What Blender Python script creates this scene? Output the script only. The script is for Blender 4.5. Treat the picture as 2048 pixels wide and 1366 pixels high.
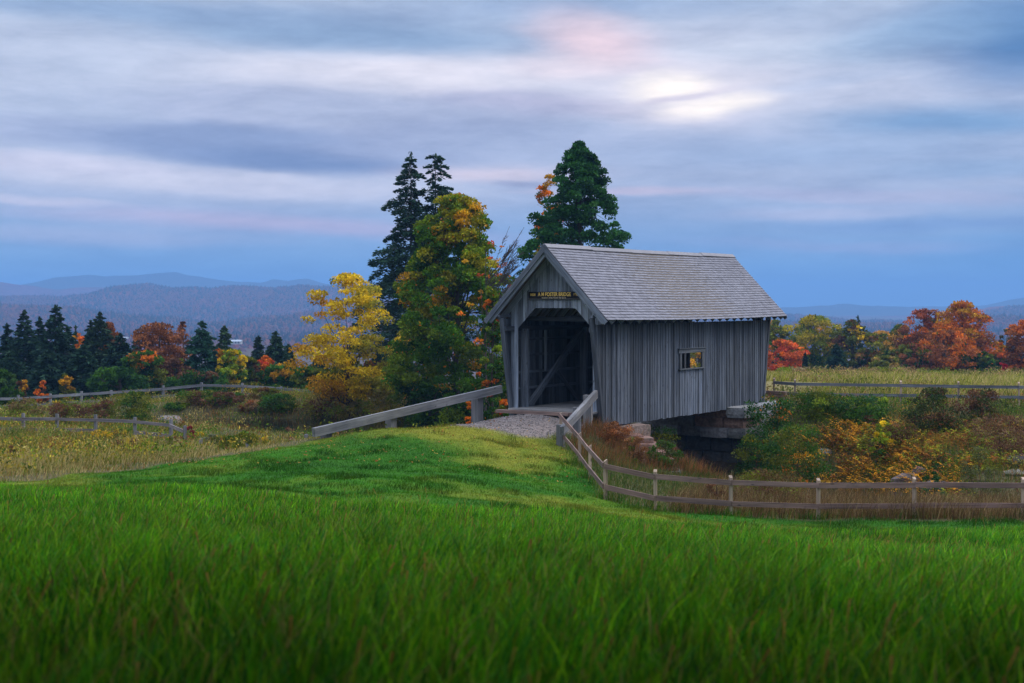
import bpy, math, random
import numpy as np
from mathutils import Vector

for o in list(bpy.data.objects): bpy.data.objects.remove(o)
scn = bpy.context.scene
COL = scn.collection
random.seed(7); RNG = np.random.default_rng(7)
PI = math.pi
F = 3000.0; HY = 598.0; CZ = 3.65          # photo's focal length and horizon row in its own pixels; eye height in metres

def S(r, g, b):                             # sRGB 0-255 -> linear
    return tuple((c/255/12.92 if c/255 <= .04045 else ((c/255+.055)/1.055)**2.4) for c in (r, g, b))

# ------------------------------------------------------------------ camera
cam = bpy.data.cameras.new("camera"); camo = bpy.data.objects.new("camera", cam); COL.objects.link(camo)
camo.location = (0, 0, CZ); camo.rotation_euler = (PI/2, 0, 0)
cam.sensor_width = 36; cam.lens = F/2048*36
cam.shift_y = (HY-683)/2048
cam.clip_start = .1; cam.clip_end = 40000
cam.dof.use_dof = True; cam.dof.focus_distance = 52; cam.dof.aperture_fstop = 2.4
scn.camera = camo

# ------------------------------------------------------------------ sun, exposure
SUN_AZ, SUN_EL = math.radians(62), math.radians(42)      # azimuth to the right of the view (+Y)
sl = bpy.data.lights.new("sun", 'SUN'); sl.energy = 1.3; sl.angle = math.radians(30); sl.color = (1, .90, .78)
so = bpy.data.objects.new("sun", sl); COL.objects.link(so)
sd = Vector((math.sin(SUN_AZ)*math.cos(SUN_EL), math.cos(SUN_AZ)*math.cos(SUN_EL), math.sin(SUN_EL)))
so.rotation_euler = sd.to_track_quat('Z', 'Y').to_euler()
scn.view_settings.view_transform = 'Standard'; scn.view_settings.look = 'None'
scn.view_settings.exposure = 0.6; scn.view_settings.gamma = 1
scn.cycles.max_bounces = 8; scn.cycles.diffuse_bounces = 5; scn.cycles.glossy_bounces = 2
scn.cycles.transmission_bounces = 3; scn.cycles.transparent_max_bounces = 4; scn.cycles.volume_bounces = 0
scn.cycles.caustics_reflective = False; scn.cycles.caustics_refractive = False

# ------------------------------------------------------------------ world: dusk cloud deck
class NT:
    def __init__(s, nt): s.nt = nt; s.n = nt.nodes; s.l = nt.links
    def node(s, t, **k):
        n = s.n.new(t)
        for a, b in k.items():
            if a.startswith('i_'): continue
            setattr(n, a, b)
        return n
    def link(s, a, b): s.l.new(a, b)
    def put(s, sock, v):
        if isinstance(v, bpy.types.NodeSocket): s.l.new(v, sock)
        elif isinstance(v, (tuple, list)) and len(v) == 3 and sock.type == 'RGBA': sock.default_value = (*v, 1)
        else: sock.default_value = v
    def math(s, op, a, b=None, c=None, clamp=False):
        n = s.n.new('ShaderNodeMath'); n.operation = op; n.use_clamp = clamp
        s.put(n.inputs[0], a)
        if b is not None: s.put(n.inputs[1], b)
        if c is not None: s.put(n.inputs[2], c)
        return n.outputs[0]
    def vmath(s, op, a, b=None, out=0):
        n = s.n.new('ShaderNodeVectorMath'); n.operation = op; s.put(n.inputs[0], a)
        if b is not None: s.put(n.inputs[1], b)
        return n.outputs[out]
    def mix(s, f, a, b, mode='MIX'):
        n = s.n.new('ShaderNodeMix'); n.data_type = 'RGBA'; n.blend_type = mode
        s.put(n.inputs[0], f); s.put(n.inputs[6], a); s.put(n.inputs[7], b)
        return n.outputs[2]
    def noise(s, vec, scale, detail=3, rough=.5, dist=0, color=False):
        n = s.n.new('ShaderNodeTexNoise'); s.put(n.inputs['Vector'], vec)
        n.inputs['Scale'].default_value = scale; n.inputs['Detail'].default_value = detail
        n.inputs['Roughness'].default_value = rough; n.inputs['Distortion'].default_value = dist
        return n.outputs['Color'] if color else n.outputs['Fac']
    def maprange(s, v, a, b, c=0, d=1, smooth=True):
        n = s.n.new('ShaderNodeMapRange'); n.interpolation_type = 'SMOOTHSTEP' if smooth else 'LINEAR'
        s.put(n.inputs[0], v); n.inputs[1].default_value = a; n.inputs[2].default_value = b
        n.inputs[3].default_value = c; n.inputs[4].default_value = d
        return n.outputs[0]
    def ramp(s, f, stops):
        n = s.n.new('ShaderNodeValToRGB'); s.put(n.inputs[0], f); e = n.color_ramp.elements
        while len(e) < len(stops): e.new(.5)
        for k, (p, c) in enumerate(stops): e[k].position = p; e[k].color = (*c, 1)
        return n.outputs[0]
    def mapping(s, vec, scale=(1, 1, 1), loc=(0, 0, 0), rot=(0, 0, 0)):
        n = s.n.new('ShaderNodeMapping'); s.put(n.inputs[0], vec)
        n.inputs['Scale'].default_value = scale; n.inputs['Location'].default_value = loc; n.inputs['Rotation'].default_value = rot
        return n.outputs[0]

w = bpy.data.worlds.new("World"); scn.world = w; w.use_nodes = True
g = NT(w.node_tree); g.n.clear()
tc = g.node('ShaderNodeTexCoord'); sep = g.node('ShaderNodeSeparateXYZ'); g.link(tc.outputs['Generated'], sep.inputs[0])
az = g.math('MULTIPLY', g.math('ARCTAN2', sep.outputs[0], sep.outputs[1]), 57.2958)
el = g.math('MULTIPLY', g.math('ARCSINE', sep.outputs[2]), 57.2958)
cmb = g.node('ShaderNodeCombineXYZ'); g.link(az, cmb.inputs[0]); g.link(el, cmb.inputs[1])
ae = cmb.outputs[0]
# the wind-drawn clouds: warp the angle field with long streaky noise
wv = g.noise(g.mapping(ae, (.07, .30, 1)), 1.0, 4, .55, color=True)
wv = g.vmath('SUBTRACT', wv, (.5, .5, .5)); wv = g.vmath('MULTIPLY', wv, (3.4, 1.0, 0))
aw = g.vmath('ADD', ae, wv)
wv2 = g.vmath('MULTIPLY', g.vmath('SUBTRACT', g.noise(g.mapping(ae, (.25, 1.1, 1), (3, 8, 0)), 1.0, 3, .5, color=True), (.5, .5, .5)), (1.2, .35, 0))
aw = g.vmath('ADD', aw, wv2)
# clear blue of the lower sky from the Nishita model, cloud cover above
sky = g.node('ShaderNodeTexSky', sky_type='NISHITA', sun_disc=False, sun_elevation=SUN_EL, sun_rotation=SUN_AZ)
nis = g.vmath('SCALE', sky.outputs[0]); nis.node.inputs[3].default_value = .06
elw = g.node('ShaderNodeSeparateXYZ'); g.link(aw, elw.inputs[0])
base = g.ramp(g.math('DIVIDE', el, 14.0, clamp=True),
    [(0, S(96, 162, 222)), (.09, S(105, 163, 220)), (.19, S(128, 165, 214)), (.30, S(163, 182, 220)), (.55, S(168, 185, 222)), (.8, S(160, 184, 222)), (1, S(130, 166, 210))])
def pxy(px, py): 
    a = math.atan((px-1024)/F); e = math.atan((HY-py)/F*math.cos(a)); return math.degrees(a), math.degrees(e)
WARP = (0, 0)
c = base
# (px, py, half-width, half-height, tilt, colour, strength, sharpness)
BLOBS = [
 (150, 140, 640, 130, 0, S(176, 195, 230), .8), (300, 230, 700, 70, -3, S(160, 182, 222), .6),
 (880, 150, 560, 90, 0, S(214, 219, 242), .95), (600, 235, 330, 62, 4, S(160, 176, 218), .85, 1.1, .55), (930, 225, 260, 44, -3, S(158, 172, 214), .8, 1.1, .5), (1350, 150, 420, 120, 6, S(203, 210, 236), .8),
 (620, 215, 420, 60, 3, S(176, 190, 226), .55),
 (760, 235, 560, 45, 3, S(160, 178, 218), .6),
 (420, 372, 620, 46, 2, S(208, 214, 240), .9), (60, 330, 330, 26, 2, S(200, 206, 236), .8),
 (250, 272, 520, 44, 2, S(148, 168, 212), .85, 1.15, .5), (520, 298, 440, 52, 3, S(122, 148, 200), .9, 1.08, .5), (600, 322, 330, 32, 3, S(100, 130, 186), .9, 1.1, .3), (900, 285, 330, 48, -2, S(138, 156, 202), .85, 1.15, .4),
 (1000, 345, 240, 26, 0, S(222, 212, 232), .9), (300, 405, 560, 22, 3, S(158, 178, 218), .7), (60, 400, 180, 10, 3, S(204, 206, 234), .7),
 (560, 452, 560, 24, 3, S(190, 180, 215), .8), (200, 470, 420, 22, 2, S(172, 184, 220), .7),
 (700, 62, 620, 52, 2, S(120, 158, 206), .95), (250, 14, 700, 30, 0, S(122, 158, 207), .85), (1150, 10, 500, 34, 0, S(130, 162, 210), .8),
 (1200, 80, 170, 60, 14, S(226, 205, 224), .85), (1140, 130, 150, 40, 0, S(226, 214, 232), .5),
 (1640, 190, 420, 90, 0, S(186, 200, 232), .7), (1620, 95, 320, 40, 0, S(188, 206, 236), .7),
 (1600, 165, 380, 18, -6, S(168, 188, 226), .7), (1150, 215, 330, 30, 4, S(172, 176, 214), .7),
 (1200, 290, 560, 60, 0, S(158, 178, 220), .8),
 (1375, 190, 210, 70, -4, S(226, 224, 240), .6), (1335, 170, 100, 34, -2, S(255, 253, 252), .95), (1420, 208, 130, 28, -8, S(255, 253, 252), .9), (1350, 188, 120, 9, -8, S(200, 200, 226), .9),
 (1900, 240, 330, 42, 0, S(92, 148, 206), .9), (1750, 300, 520, 44, 0, S(134, 168, 216), .65),
 (2080, 60, 260, 130, 0, S(52, 120, 188), 1.0), (1850, 60, 260, 60, -8, S(112, 160, 212), .7), (1980, 340, 330, 26, 0, S(124, 166, 216), .6),
 (1700, 395, 360, 20, 3, S(182, 184, 222), .65), (1640, 430, 260, 16, 0, S(186, 192, 226), .6), (1250, 382, 230, 12, 0, S(206, 196, 224), .8),
 (1060, 368, 90, 8, 0, S(150, 160, 200), .8),
 (1900, 450, 380, 16, 0, S(104, 146, 208), .7), (1750, 492, 420, 14, 2, S(160, 172, 216), .55), (1850, 400, 260, 16, 2, S(176, 186, 222), .6),
 (1700, 555, 560, 45, 0, S(88, 156, 218), .8), (2100, 520, 260, 60, 0, S(56, 136, 204), .8), (200, 545, 700, 38, 0, S(104, 162, 218), .6),
]
for (px, py, hw, hh, tilt, colr, st, *sh) in BLOBS:
    a0, e0 = pxy(px, py); sa, se = hw/F*57.3, hh/F*57.3
    m = g.mapping(g.vmath('SUBTRACT', aw, (a0, e0, 0)), (1/sa, 1/se, 0), rot=(0, 0, 0))
    if tilt:
        m0 = g.mapping(g.vmath('SUBTRACT', aw, (a0, e0, 0)), rot=(0, 0, math.radians(tilt)))
        m = g.mapping(m0, (1/sa, 1/se, 0))
    ln = g.vmath('LENGTH', m, out=1)
    f = g.maprange(ln, sh[0] if sh else 1.25, sh[1] if sh else .15, 0, st)
    c = g.mix(f, c, colr)
# fine wisps
wis = g.noise(g.mapping(aw, (.30, 1.25, 1), rot=(0, 0, .08)), 1.0, 7, .68)
c = g.mix(1.0, c, g.ramp(wis, [(.25, (.83, .85, .88)), (.5, (1, 1, 1)), (.75, (1.18, 1.15, 1.11))]), 'MULTIPLY')
mid = g.noise(g.mapping(aw, (.085, .40, 1), (5, 2, 0)), 1.0, 8, .66)
c = g.mix(1.0, c, g.ramp(mid, [(.30, (.80, .82, .86)), (.5, (1, 1, 1)), (.70, (1.16, 1.13, 1.10))]), 'MULTIPLY')
hs = g.node('ShaderNodeHueSaturation'); g.link(c, hs.inputs['Color']); hs.inputs['Saturation'].default_value = .86; c = hs.outputs[0]
c = g.mix(1.0, c, (.80, .745, .685), 'MULTIPLY')
# outside the part of the sky the photograph shows: even cloud, brighter overhead
over = g.noise(g.mapping(tc.outputs['Generated'], (1, 1, 2.5)), 2.2, 4, .55)
deck = g.mix(g.maprange(over, .35, .65), (.72, .84, 1.06), (1.12, 1.22, 1.40))
deck = g.mix(.25, deck, nis)
ek = g.maprange(el, 8, 62, .34, 1.75)
ekc = g.node('ShaderNodeCombineXYZ'); [g.link(ek, ekc.inputs[i]) for i in range(3)]
deck = g.mix(1.0, deck, ekc.outputs[0], 'MULTIPLY')
c = g.mix(g.maprange(el, 12, 30), c, deck)
side = g.maprange(g.math('ABSOLUTE', az), 25, 50)
c = g.mix(g.math('MULTIPLY', side, g.maprange(el, 2, 6)), c, deck)

bg = g.node('ShaderNodeBackground'); g.put(bg.inputs[0], c); bg.inputs[1].default_value = 1.0
wo = g.node('ShaderNodeOutputWorld'); g.link(bg.outputs[0], wo.inputs[0])
w.cycles.sampling_method = 'MANUAL'; w.cycles.sample_map_resolution = 512

# ------------------------------------------------------------------ helpers
def tag(o, label=None, cat=None, group=None, kind=None):
    if label: o['label'] = label
    if cat: o['category'] = cat
    if group: o['group'] = group
    if kind: o['kind'] = kind
    return o
def empty(name, loc, label=None, cat=None, group=None):
    o = bpy.data.objects.new(name, None); o.location = loc; o.empty_display_size = .3; COL.objects.link(o)
    return tag(o, label, cat, group)
def mesh_np(name, V, Fc, cols=None, mat=None, parent=None, loc=None, smooth=False, vec=None):
    """V (n,3) world coords; Fc (m,k) faces or a list of such arrays; cols (n,3)."""
    if not isinstance(Fc, list): Fc = [Fc]
    Fc = [np.asarray(f, dtype=np.int32) for f in Fc if len(f)]
    V = np.asarray(V, dtype=np.float32)
    me = bpy.data.meshes.new(name)
    nl = sum(f.size for f in Fc); npoly = sum(len(f) for f in Fc)
    me.vertices.add(len(V)); me.loops.add(nl); me.polygons.add(npoly)
    if loc is None and parent is not None: loc = parent.location[:] if parent.parent is None else parent.parent.location[:]
    off = np.array(loc if loc is not None else (0, 0, 0), dtype=np.float32)
    me.vertices.foreach_set('co', (V-off).ravel())
    me.loops.foreach_set('vertex_index', np.concatenate([f.ravel() for f in Fc]))
    tot = np.concatenate([np.full(len(f), f.shape[1], dtype=np.int32) for f in Fc])
    me.polygons.foreach_set('loop_start', np.concatenate([[0], np.cumsum(tot)[:-1]]).astype(np.int32))
    me.update(calc_edges=True)
    if cols is not None:
        a = me.attributes.new('Col', 'FLOAT_COLOR', 'POINT')
        c4 = np.ones((len(V), 4), dtype=np.float32); c4[:, :3] = cols; a.data.foreach_set('color', c4.ravel())
    if vec is not None:
        a = me.attributes.new('Loc', 'FLOAT_VECTOR', 'POINT'); a.data.foreach_set('vector', np.asarray(vec, dtype=np.float32).ravel())
    me.polygons.foreach_set('use_smooth', np.full(npoly, bool(smooth)))
    if mat: me.materials.append(mat)
    o = bpy.data.objects.new(name, me); COL.objects.link(o)
    if parent is not None: o.parent = parent
    elif loc is not None: o.location = loc
    return o

class MB:
    """collects boxes, prisms and tubes with a tone per piece and grain coordinates; builds ONE mesh"""
    def __init__(s): s.v = []; s.f4 = []; s.f3 = []; s.fn = []; s.c = []; s.g = []; s.n = 0
    def _add(s, v, f4=(), f3=(), fn=(), col=(.3, .3, .3), grain=None):
        v = [tuple(p) for p in v]; s.v += v
        s.f4 += [[i+s.n for i in f] for f in f4]; s.f3 += [[i+s.n for i in f] for f in f3]; s.fn += [[i+s.n for i in f] for f in fn]
        s.c += [col]*len(v) if not isinstance(col, list) else col
        s.g += grain if grain else v
        s.n += len(v)
    def box(s, c, ax, h, col=(.3, .3, .3), jit=0):
        """c centre, ax three unit axes, h half sizes"""
        c = Vector(c); ax = [Vector(a).normalized() for a in ax]
        L = max(range(3), key=lambda i: h[i]); o = [i for i in range(3) if i != L]
        r = [random.uniform(-50, 50) for _ in range(3)]
        v = []; gr = []
        for sx in (-1, 1):
            for sy in (-1, 1):
                for sz in (-1, 1):
                    q = (sx*h[0], sy*h[1], sz*h[2])
                    p = c+ax[0]*q[0]+ax[1]*q[1]+ax[2]*q[2]
                    if jit: p += Vector([random.uniform(-jit, jit) for _ in range(3)])
                    v.append(p); gr.append((q[o[0]]+r[0], q[o[1]]+r[1], q[L]+r[2]))
        s._add(v, f4=[(0, 1, 3, 2), (4, 6, 7, 5), (0, 4, 5, 1), (2, 3, 7, 6), (0, 2, 6, 4), (1, 5, 7, 3)], col=col, grain=gr)
    def beam(s, a, b, w, h, col=(.3, .3, .3), up=(0, 0, 1)):
        a = Vector(a); b = Vector(b); d = (b-a); L = d.length; d.normalize()
        x = d.cross(Vector(up)).normalized(); z = x.cross(d).normalized()
        s.box((a+b)/2, (d, x, z), (L/2, w/2, h/2), col)
    def prism(s, poly, d, col=(.3, .3, .3)):
        """poly list of points (planar), extruded along vector d"""
        n = len(poly); d = Vector(d); r = Vector([random.uniform(-50, 50) for _ in range(3)])
        v = [Vector(p) for p in poly]+[Vector(p)+d for p in poly]
        gr = [tuple(p+r) for p in v]
        s._add(v, f4=[(i, (i+1) % n, (i+1) % n+n, i+n) for i in range(n)], fn=[tuple(range(n-1, -1, -1)), tuple(range(n, 2*n))], col=col, grain=gr)
    def tube(s, pts, rad, k=6, col=(.1, .1, .1), cap=True):
        pts = [Vector(p) for p in pts]; v = []; f = []; gr = []; L = 0
        for i, p in enumerate(pts):
            d = (pts[min(i+1, len(pts)-1)]-pts[max(i-1, 0)]).normalized()
            if i: L += (p-pts[i-1]).length
            a = d.cross(Vector((0.3, 1, .1))).normalized(); b = d.cross(a).normalized()
            for j in range(k):
                t = 2*PI*j/k; q = p+(a*math.cos(t)+b*math.sin(t))*rad[i]; v.append(q); gr.append((math.cos(t)*rad[i], math.sin(t)*rad[i], L))
        for i in range(len(pts)-1):
            for j in range(k):
                f.append((i*k+j, i*k+(j+1) % k, (i+1)*k+(j+1) % k, (i+1)*k+j))
        s._add(v, f4=f, fn=[tuple(range((len(pts)-1)*k, len(pts)*k))] if cap else (), col=col, grain=gr)
    def build(s, name, mat, parent=None, loc=None, smooth=False):
        faces = []
        if s.f4: faces.append(np.array(s.f4))
        if s.f3: faces.append(np.array(s.f3))
        for k in sorted({len(f) for f in s.fn}): faces.append(np.array([f for f in s.fn if len(f) == k]))
        return mesh_np(name, np.array(s.v), faces, np.array(s.c), mat, parent, loc, smooth, np.array(s.g))

def material(name):
    m = bpy.data.materials.new(name); m.use_nodes = True; g = NT(m.node_tree); g.n.clear()
    out = g.node('ShaderNodeOutputMaterial'); return m, g, out
def principled(g, out, col, rough=.8, bump=None, bstr=.3, bdist=.02, spec=.3):
    p = g.node('ShaderNodeBsdfPrincipled'); g.put(p.inputs['Base Color'], col); g.put(p.inputs['Roughness'], rough)
    p.inputs['Specular IOR Level'].default_value = spec
    if bump is not None:
        b = g.node('ShaderNodeBump'); g.link(bump, b.inputs['Height']); b.inputs['Strength'].default_value = bstr; b.inputs['Distance'].default_value = bdist
        g.link(b.outputs[0], p.inputs['Normal'])
    g.link(p.outputs[0], out.inputs[0]); return p
def attr(g, n, out='Color'): return g.node('ShaderNodeAttribute', attribute_name=n).outputs[out]

def wood_mat(name, streak=.5, knots=True, spec=.25):
    m, g, out = material(name); col = attr(g, 'Col'); L = attr(g, 'Loc', 'Vector')
    s1 = g.noise(g.mapping(L, (38, 38, 1.1)), 1, 4, .6)
    s2 = g.noise(g.mapping(L, (9, 9, .55)), 1, 3, .6)
    s3 = g.noise(g.mapping(L, (3, 3, 2.2)), 1, 3, .6)
    k1 = g.ramp(s1, [(.3, (1-streak,)*3), (.5, (1, 1, 1)), (.72, (1+streak*.9, 1+streak*.92, 1+streak))])
    k2 = g.ramp(s2, [(.3, (.66, .66, .68)), (.5, (1, 1, 1)), (.7, (1.35, 1.36, 1.4))])
    c = g.mix(1, col, k1, 'MULTIPLY'); c = g.mix(1, c, k2, 'MULTIPLY')
    c = g.mix(g.maprange(s3, .62, .75, 0, .45), c, (.04, .042, .05))
    bigp = g.noise(g.mapping(g.node('ShaderNodeNewGeometry').outputs['Position'], (1, 1, .5)), 1.1, 5, .6)
    c = g.mix(1, c, g.ramp(bigp, [(.3, (.72, .74, .78)), (.7, (1.18, 1.14, 1.08))]), 'MULTIPLY')
    if knots:
        v = g.node('ShaderNodeTexVoronoi'); g.put(v.inputs['Vector'], g.mapping(L, (5.5, 5.5, 1.9))); v.inputs['Scale'].default_value = 1
        c = g.mix(g.maprange(v.outputs['Distance'], .13, .05, 0, .75), c, (.03, .026, .024))
    principled(g, out, c, .85, s1, .5, .006, spec); return m
M_WOOD = wood_mat('weathered_wood')
M_RAIL = wood_mat('rail_wood', .35)
M_ROOF = None
def roof_mat():
    m, g, out = material('cedar_shingle'); col = attr(g, 'Col'); L = attr(g, 'Loc', 'Vector')
    s1 = g.noise(g.mapping(L, (30, 30, 5)), 1, 4, .6); P = g.node('ShaderNodeNewGeometry').outputs['Position']
    big = g.noise(P, .7, 4, .6)
    c = g.mix(1, col, g.ramp(s1, [(.25, (.7, .7, .72)), (.5, (1, 1, 1)), (.75, (1.25, 1.24, 1.24))]), 'MULTIPLY')
    c = g.mix(1, c, g.ramp(big, [(.3, (.92, .92, .93)), (.7, (1.07, 1.06, 1.06))]), 'MULTIPLY')
    principled(g, out, c, .8, s1, .4, .005, .3); return m
M_ROOF = roof_mat()
def stone_mat():
    m, g, out = material('stone'); col = attr(g, 'Col'); P = g.node('ShaderNodeNewGeometry').outputs['Position']
    n = g.noise(P, 9, 6, .65); n2 = g.noise(P, 2.2, 4, .6)
    c = g.mix(1, col, g.ramp(n, [(.3, (.55, .55, .55)), (.5, (1, 1, 1)), (.7, (1.4, 1.4, 1.4))]), 'MULTIPLY')
    c = g.mix(g.maprange(n2, .55, .7, 0, .5), c, (.06, .065, .04))
    principled(g, out, c, .9, n, .8, .04, .2); return m
M_STONE = stone_mat()
def foliage_mat(name, trans=.25, rough=.6, var=.35, spec=.06):
    m, g, out = material(name); col = attr(g, 'Col'); P = g.node('ShaderNodeNewGeometry').outputs['Position']
    n = g.noise(P, 2.3, 2, .5)
    c = g.mix(1, col, g.ramp(n, [(.3, (1-var,)*3), (.7, (1+var,)*3)]), 'MULTIPLY')
    p = g.node('ShaderNodeBsdfPrincipled'); g.put(p.inputs['Base Color'], c); p.inputs['Roughness'].default_value = rough
    p.inputs['Specular IOR Level'].default_value = spec
    t = g.node('ShaderNodeBsdfTranslucent'); g.put(t.inputs[0], c)
    mx = g.node('ShaderNodeMixShader'); mx.inputs[0].default_value = trans
    g.link(p.outputs[0], mx.inputs[1]); g.link(t.outputs[0], mx.inputs[2]); g.link(mx.outputs[0], out.inputs[0]); return m
M_LEAF = foliage_mat('leaf', .3); M_NEEDLE = foliage_mat('needle', .1, .6, .25); M_GRASS = foliage_mat('grass_blade', .3, .5, .3)
def bark_mat():
    m, g, out = material('bark'); col = attr(g, 'Col'); L = attr(g, 'Loc', 'Vector')
    n = g.noise(g.mapping(L, (20, 20, 3)), 1, 4, .6)
    c = g.mix(1, col, g.ramp(n, [(.3, (.5, .5, .5)), (.7, (1.4, 1.4, 1.4))]), 'MULTIPLY')
    principled(g, out, c, .9, n, .6, .02, .1); return m
M_BARK = bark_mat()
def plain_mat(name, col, rough=.6, spec=.3):
    m, g, out = material(name); principled(g, out, col, rough, spec=spec); return m

# ------------------------------------------------------------------ terrain heights
CTRL = np.array([
 (0,-12,2.2),(0,0,2.08),(0,6,2.0),(0,12,1.4),(0,18,.72),(0,24,.05),(0,28,-.28),(0,34,-.55),(-1,40,-.5),(-1.5,45,-.2),(0.4,48.5,-.05),
 (-6,6,2.05),(-6,18,.8),(-6,26,.1),(-8,33,-.35),(-6,38,-.42),(-5.5,42,-.33),(-3.2,45,-.2),(-11,33,-.48),(-14,38,-.75),(-12,6,2.1),(-12,20,.75),(-30,10,2),(-30,30,-.2),
 (6,6,1.75),(6,12,1.0),(6,20,.05),(5,27,-.8),(3.25,34,-1.18),(5,34,-1.31),(7,34.5,-1.43),(9.4,35,-1.48),(12,35,-1.5),(2.1,34.5,-1.0),(2,38.5,-.97),(1.9,41.5,-.90),
 (1.46,45,-.68),(3.0,46.5,-.85),(4.5,45.5,-1.5),(8,38,-1.75),(14,38,-1.8),(12,6,1.5),(12,20,-.35),(10,28,-1.15),(30,10,.8),(30,30,-1.4),
 (-12,45,-1.35),(-20,45,-1.15),(-10,55,-2.1),(-20,60,-2.0),(-5,50,-1.7),(-2.5,48.5,-.8),(-12,64,-2.5),(-25,64,-2.1),(-36,84,-3.0),(-34,50,-1.6),
 (-18,86,-2.05),(-28,88,-2.95),(-24,78,-2.35),(-8,83,-1.75),(-3.5,77,-1.25),(0,70,-1.2),(4,66,-.6),
 (8.9,60.5,-.03),(12,61,-.38),(20,61,-.48),(12,57.5,-1.2),(9.6,57.4,-1.5),(10.3,58.6,-1.0),(16,56,-1.3),(22,55,-1.3),(16,51.5,-1.95),(27,58,-.9),(14,46.5,-2.4),(22,48,-2.1),(20,75,-.85),(20,100,-1.4),(0,100,-2.0),
 (-20,110,-3.4),(-50,120,-4),(0,150,-5.0),(50,160,-4.6),(-50,160,-6),(60,100,-1.8),(60,60,-1),(60,20,0),(-60,30,0),(-60,70,-2),(-60,0,2),(60,0,1),
 (0,200,-7.5),(80,200,-7.5),(-80,200,-8),(0,240,-9),(110,120,-4),(-110,120,-5),(0,-30,2.3)], dtype=float)
def _phi(r2): return np.where(r2 > 0, r2*np.log(np.maximum(r2, 1e-9)), 0)
_n = len(CTRL); _P = CTRL[:, :2]/10
_A = np.zeros((_n+3, _n+3)); _A[:_n, :_n] = _phi(((_P[:, None]-_P[None])**2).sum(-1))+np.eye(_n)*.02
_A[:_n, _n] = 1; _A[:_n, _n+1:] = _P; _A[_n, :_n] = 1; _A[_n+1:, :_n] = _P.T
_W = np.linalg.solve(_A, np.concatenate([CTRL[:, 2], [0, 0, 0]]))
def rbf(x, y):
    q = np.stack([np.clip(x, -110, 110), np.clip(y, -40, 230)], -1)/10
    return _phi(((q[..., None, :]-_P)**2).sum(-1))@_W[:_n]+_W[_n]+q@_W[_n+1:]
WATER = -2.8
CH = np.array([(-20,77.2,2.6),(-14,76.6,3.4),(-9,75.5,4.4),(-4.5,71.5,4.6),(-1.5,65,4.0),(1.2,58.5,3.4),(5,54.8,2.9),(8.3,52.3,2.9),(10.6,48.8,2.5),(12,45,2.1),(17,42.6,1.9),(34,41,1.9)], dtype=float)
def chan(x, y):
    """signed distance to the channel's water edge (negative inside)"""
    best = np.full(np.shape(x), 1e9)
    for a, b in zip(CH[:-1], CH[1:]):
        d = b[:2]-a[:2]; t = np.clip(((x-a[0])*d[0]+(y-a[1])*d[1])/(d@d), 0, 1)
        r = a[2]+(b[2]-a[2])*t
        best = np.minimum(best, np.hypot(x-a[0]-d[0]*t, y-a[1]-d[1]*t)-r)
    return best
def sstep(v, a, b):
    t = np.clip((v-a)/(b-a), 0, 1); return t*t*(3-2*t)
TH = math.radians(33.8); U = Vector((math.sin(TH), math.cos(TH), 0)); Vv = Vector((math.cos(TH), -math.sin(TH), 0))
B0 = Vector((1.07, 49.0, 0))
def BP(u, s, z): return B0+U*u+Vv*s+Vector((0, 0, z))
def height0(x, y):
    z = rbf(x, y)
    far = np.interp(y, [200, 300, 450, 700, 1000, 1200, 2000, 9000], [-10, -22, -36, -42, -38, -34, -40, -60])
    z = z+(far-z)*sstep(np.maximum(y, np.abs(x)*1.6), 170, 228)
    d = chan(x, y)
    # steep banks where the bridge's abutments stand
    bu = (x-B0.x)*U.x+(y-B0.y)*U.y; bs = (x-B0.x)*Vv.x+(y-B0.y)*Vv.y
    near = sstep(np.abs(bs), 4.2, 2.0)
    wid = 3.2-1.9*near
    bed = WATER-.55
    k = sstep(d, -.4, wid)
    return np.where(d < wid, bed+(np.maximum(z, bed)-bed)*k, z)
def axis(fine0, fine1, step, lo, hi):
    a = list(np.arange(fine0, fine1+step/2, step)); s = step
    while a[-1] < hi: s *= 1.13; a.append(a[-1]+s)
    s = step; b = []
    p = fine0
    while p > lo: s *= 1.13; p -= s; b.append(p)
    return np.array(b[::-1]+a)
XS = axis(-32, 30, .32, -3900, 3900); YS = axis(4, 92, .32, -60, 7500)
GX, GY = np.meshgrid(XS, YS)
GZ = np.zeros_like(GX)
for i in range(0, len(YS), 40): GZ[i:i+40] = height0(GX[i:i+40], GY[i:i+40])
def vnoise(x, y, s, seed=0):
    r = np.random.default_rng(seed); T = r.random((64, 64)); u = x/s; v = y/s
    i = np.floor(u).astype(int); j = np.floor(v).astype(int); a = u-i; b = v-j; a = a*a*(3-2*a); b = b*b*(3-2*b)
    return (T[j % 64, i % 64]*(1-a)+T[j % 64, (i+1) % 64]*a)*(1-b)+(T[(j+1) % 64, i % 64]*(1-a)+T[(j+1) % 64, (i+1) % 64]*a)*b
def is_lawn_early(x, y): return sstep(y, 23, 28)*sstep(y, 49, 44)*sstep(x, -18, -12)*sstep(x, 2.5, .5)
_rs = np.random.default_rng(3)
rough = _rs.normal(0, 1, GX.shape)
for _ in range(2): rough = (rough+np.roll(rough, 1, 0)+np.roll(rough, -1, 0)+np.roll(rough, 1, 1)+np.roll(rough, -1, 1))/5
GZ = GZ+rough*.045*sstep(GY, 3, 12)*sstep(-GY, -130, -110)
_lz = is_lawn_early(GX, GY)
GZ = GZ+_lz*((vnoise(GX, GY, 1.6, 71)-.5)*.13+(vnoise(GX, GY, .75, 72)-.5)*.07)
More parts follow.
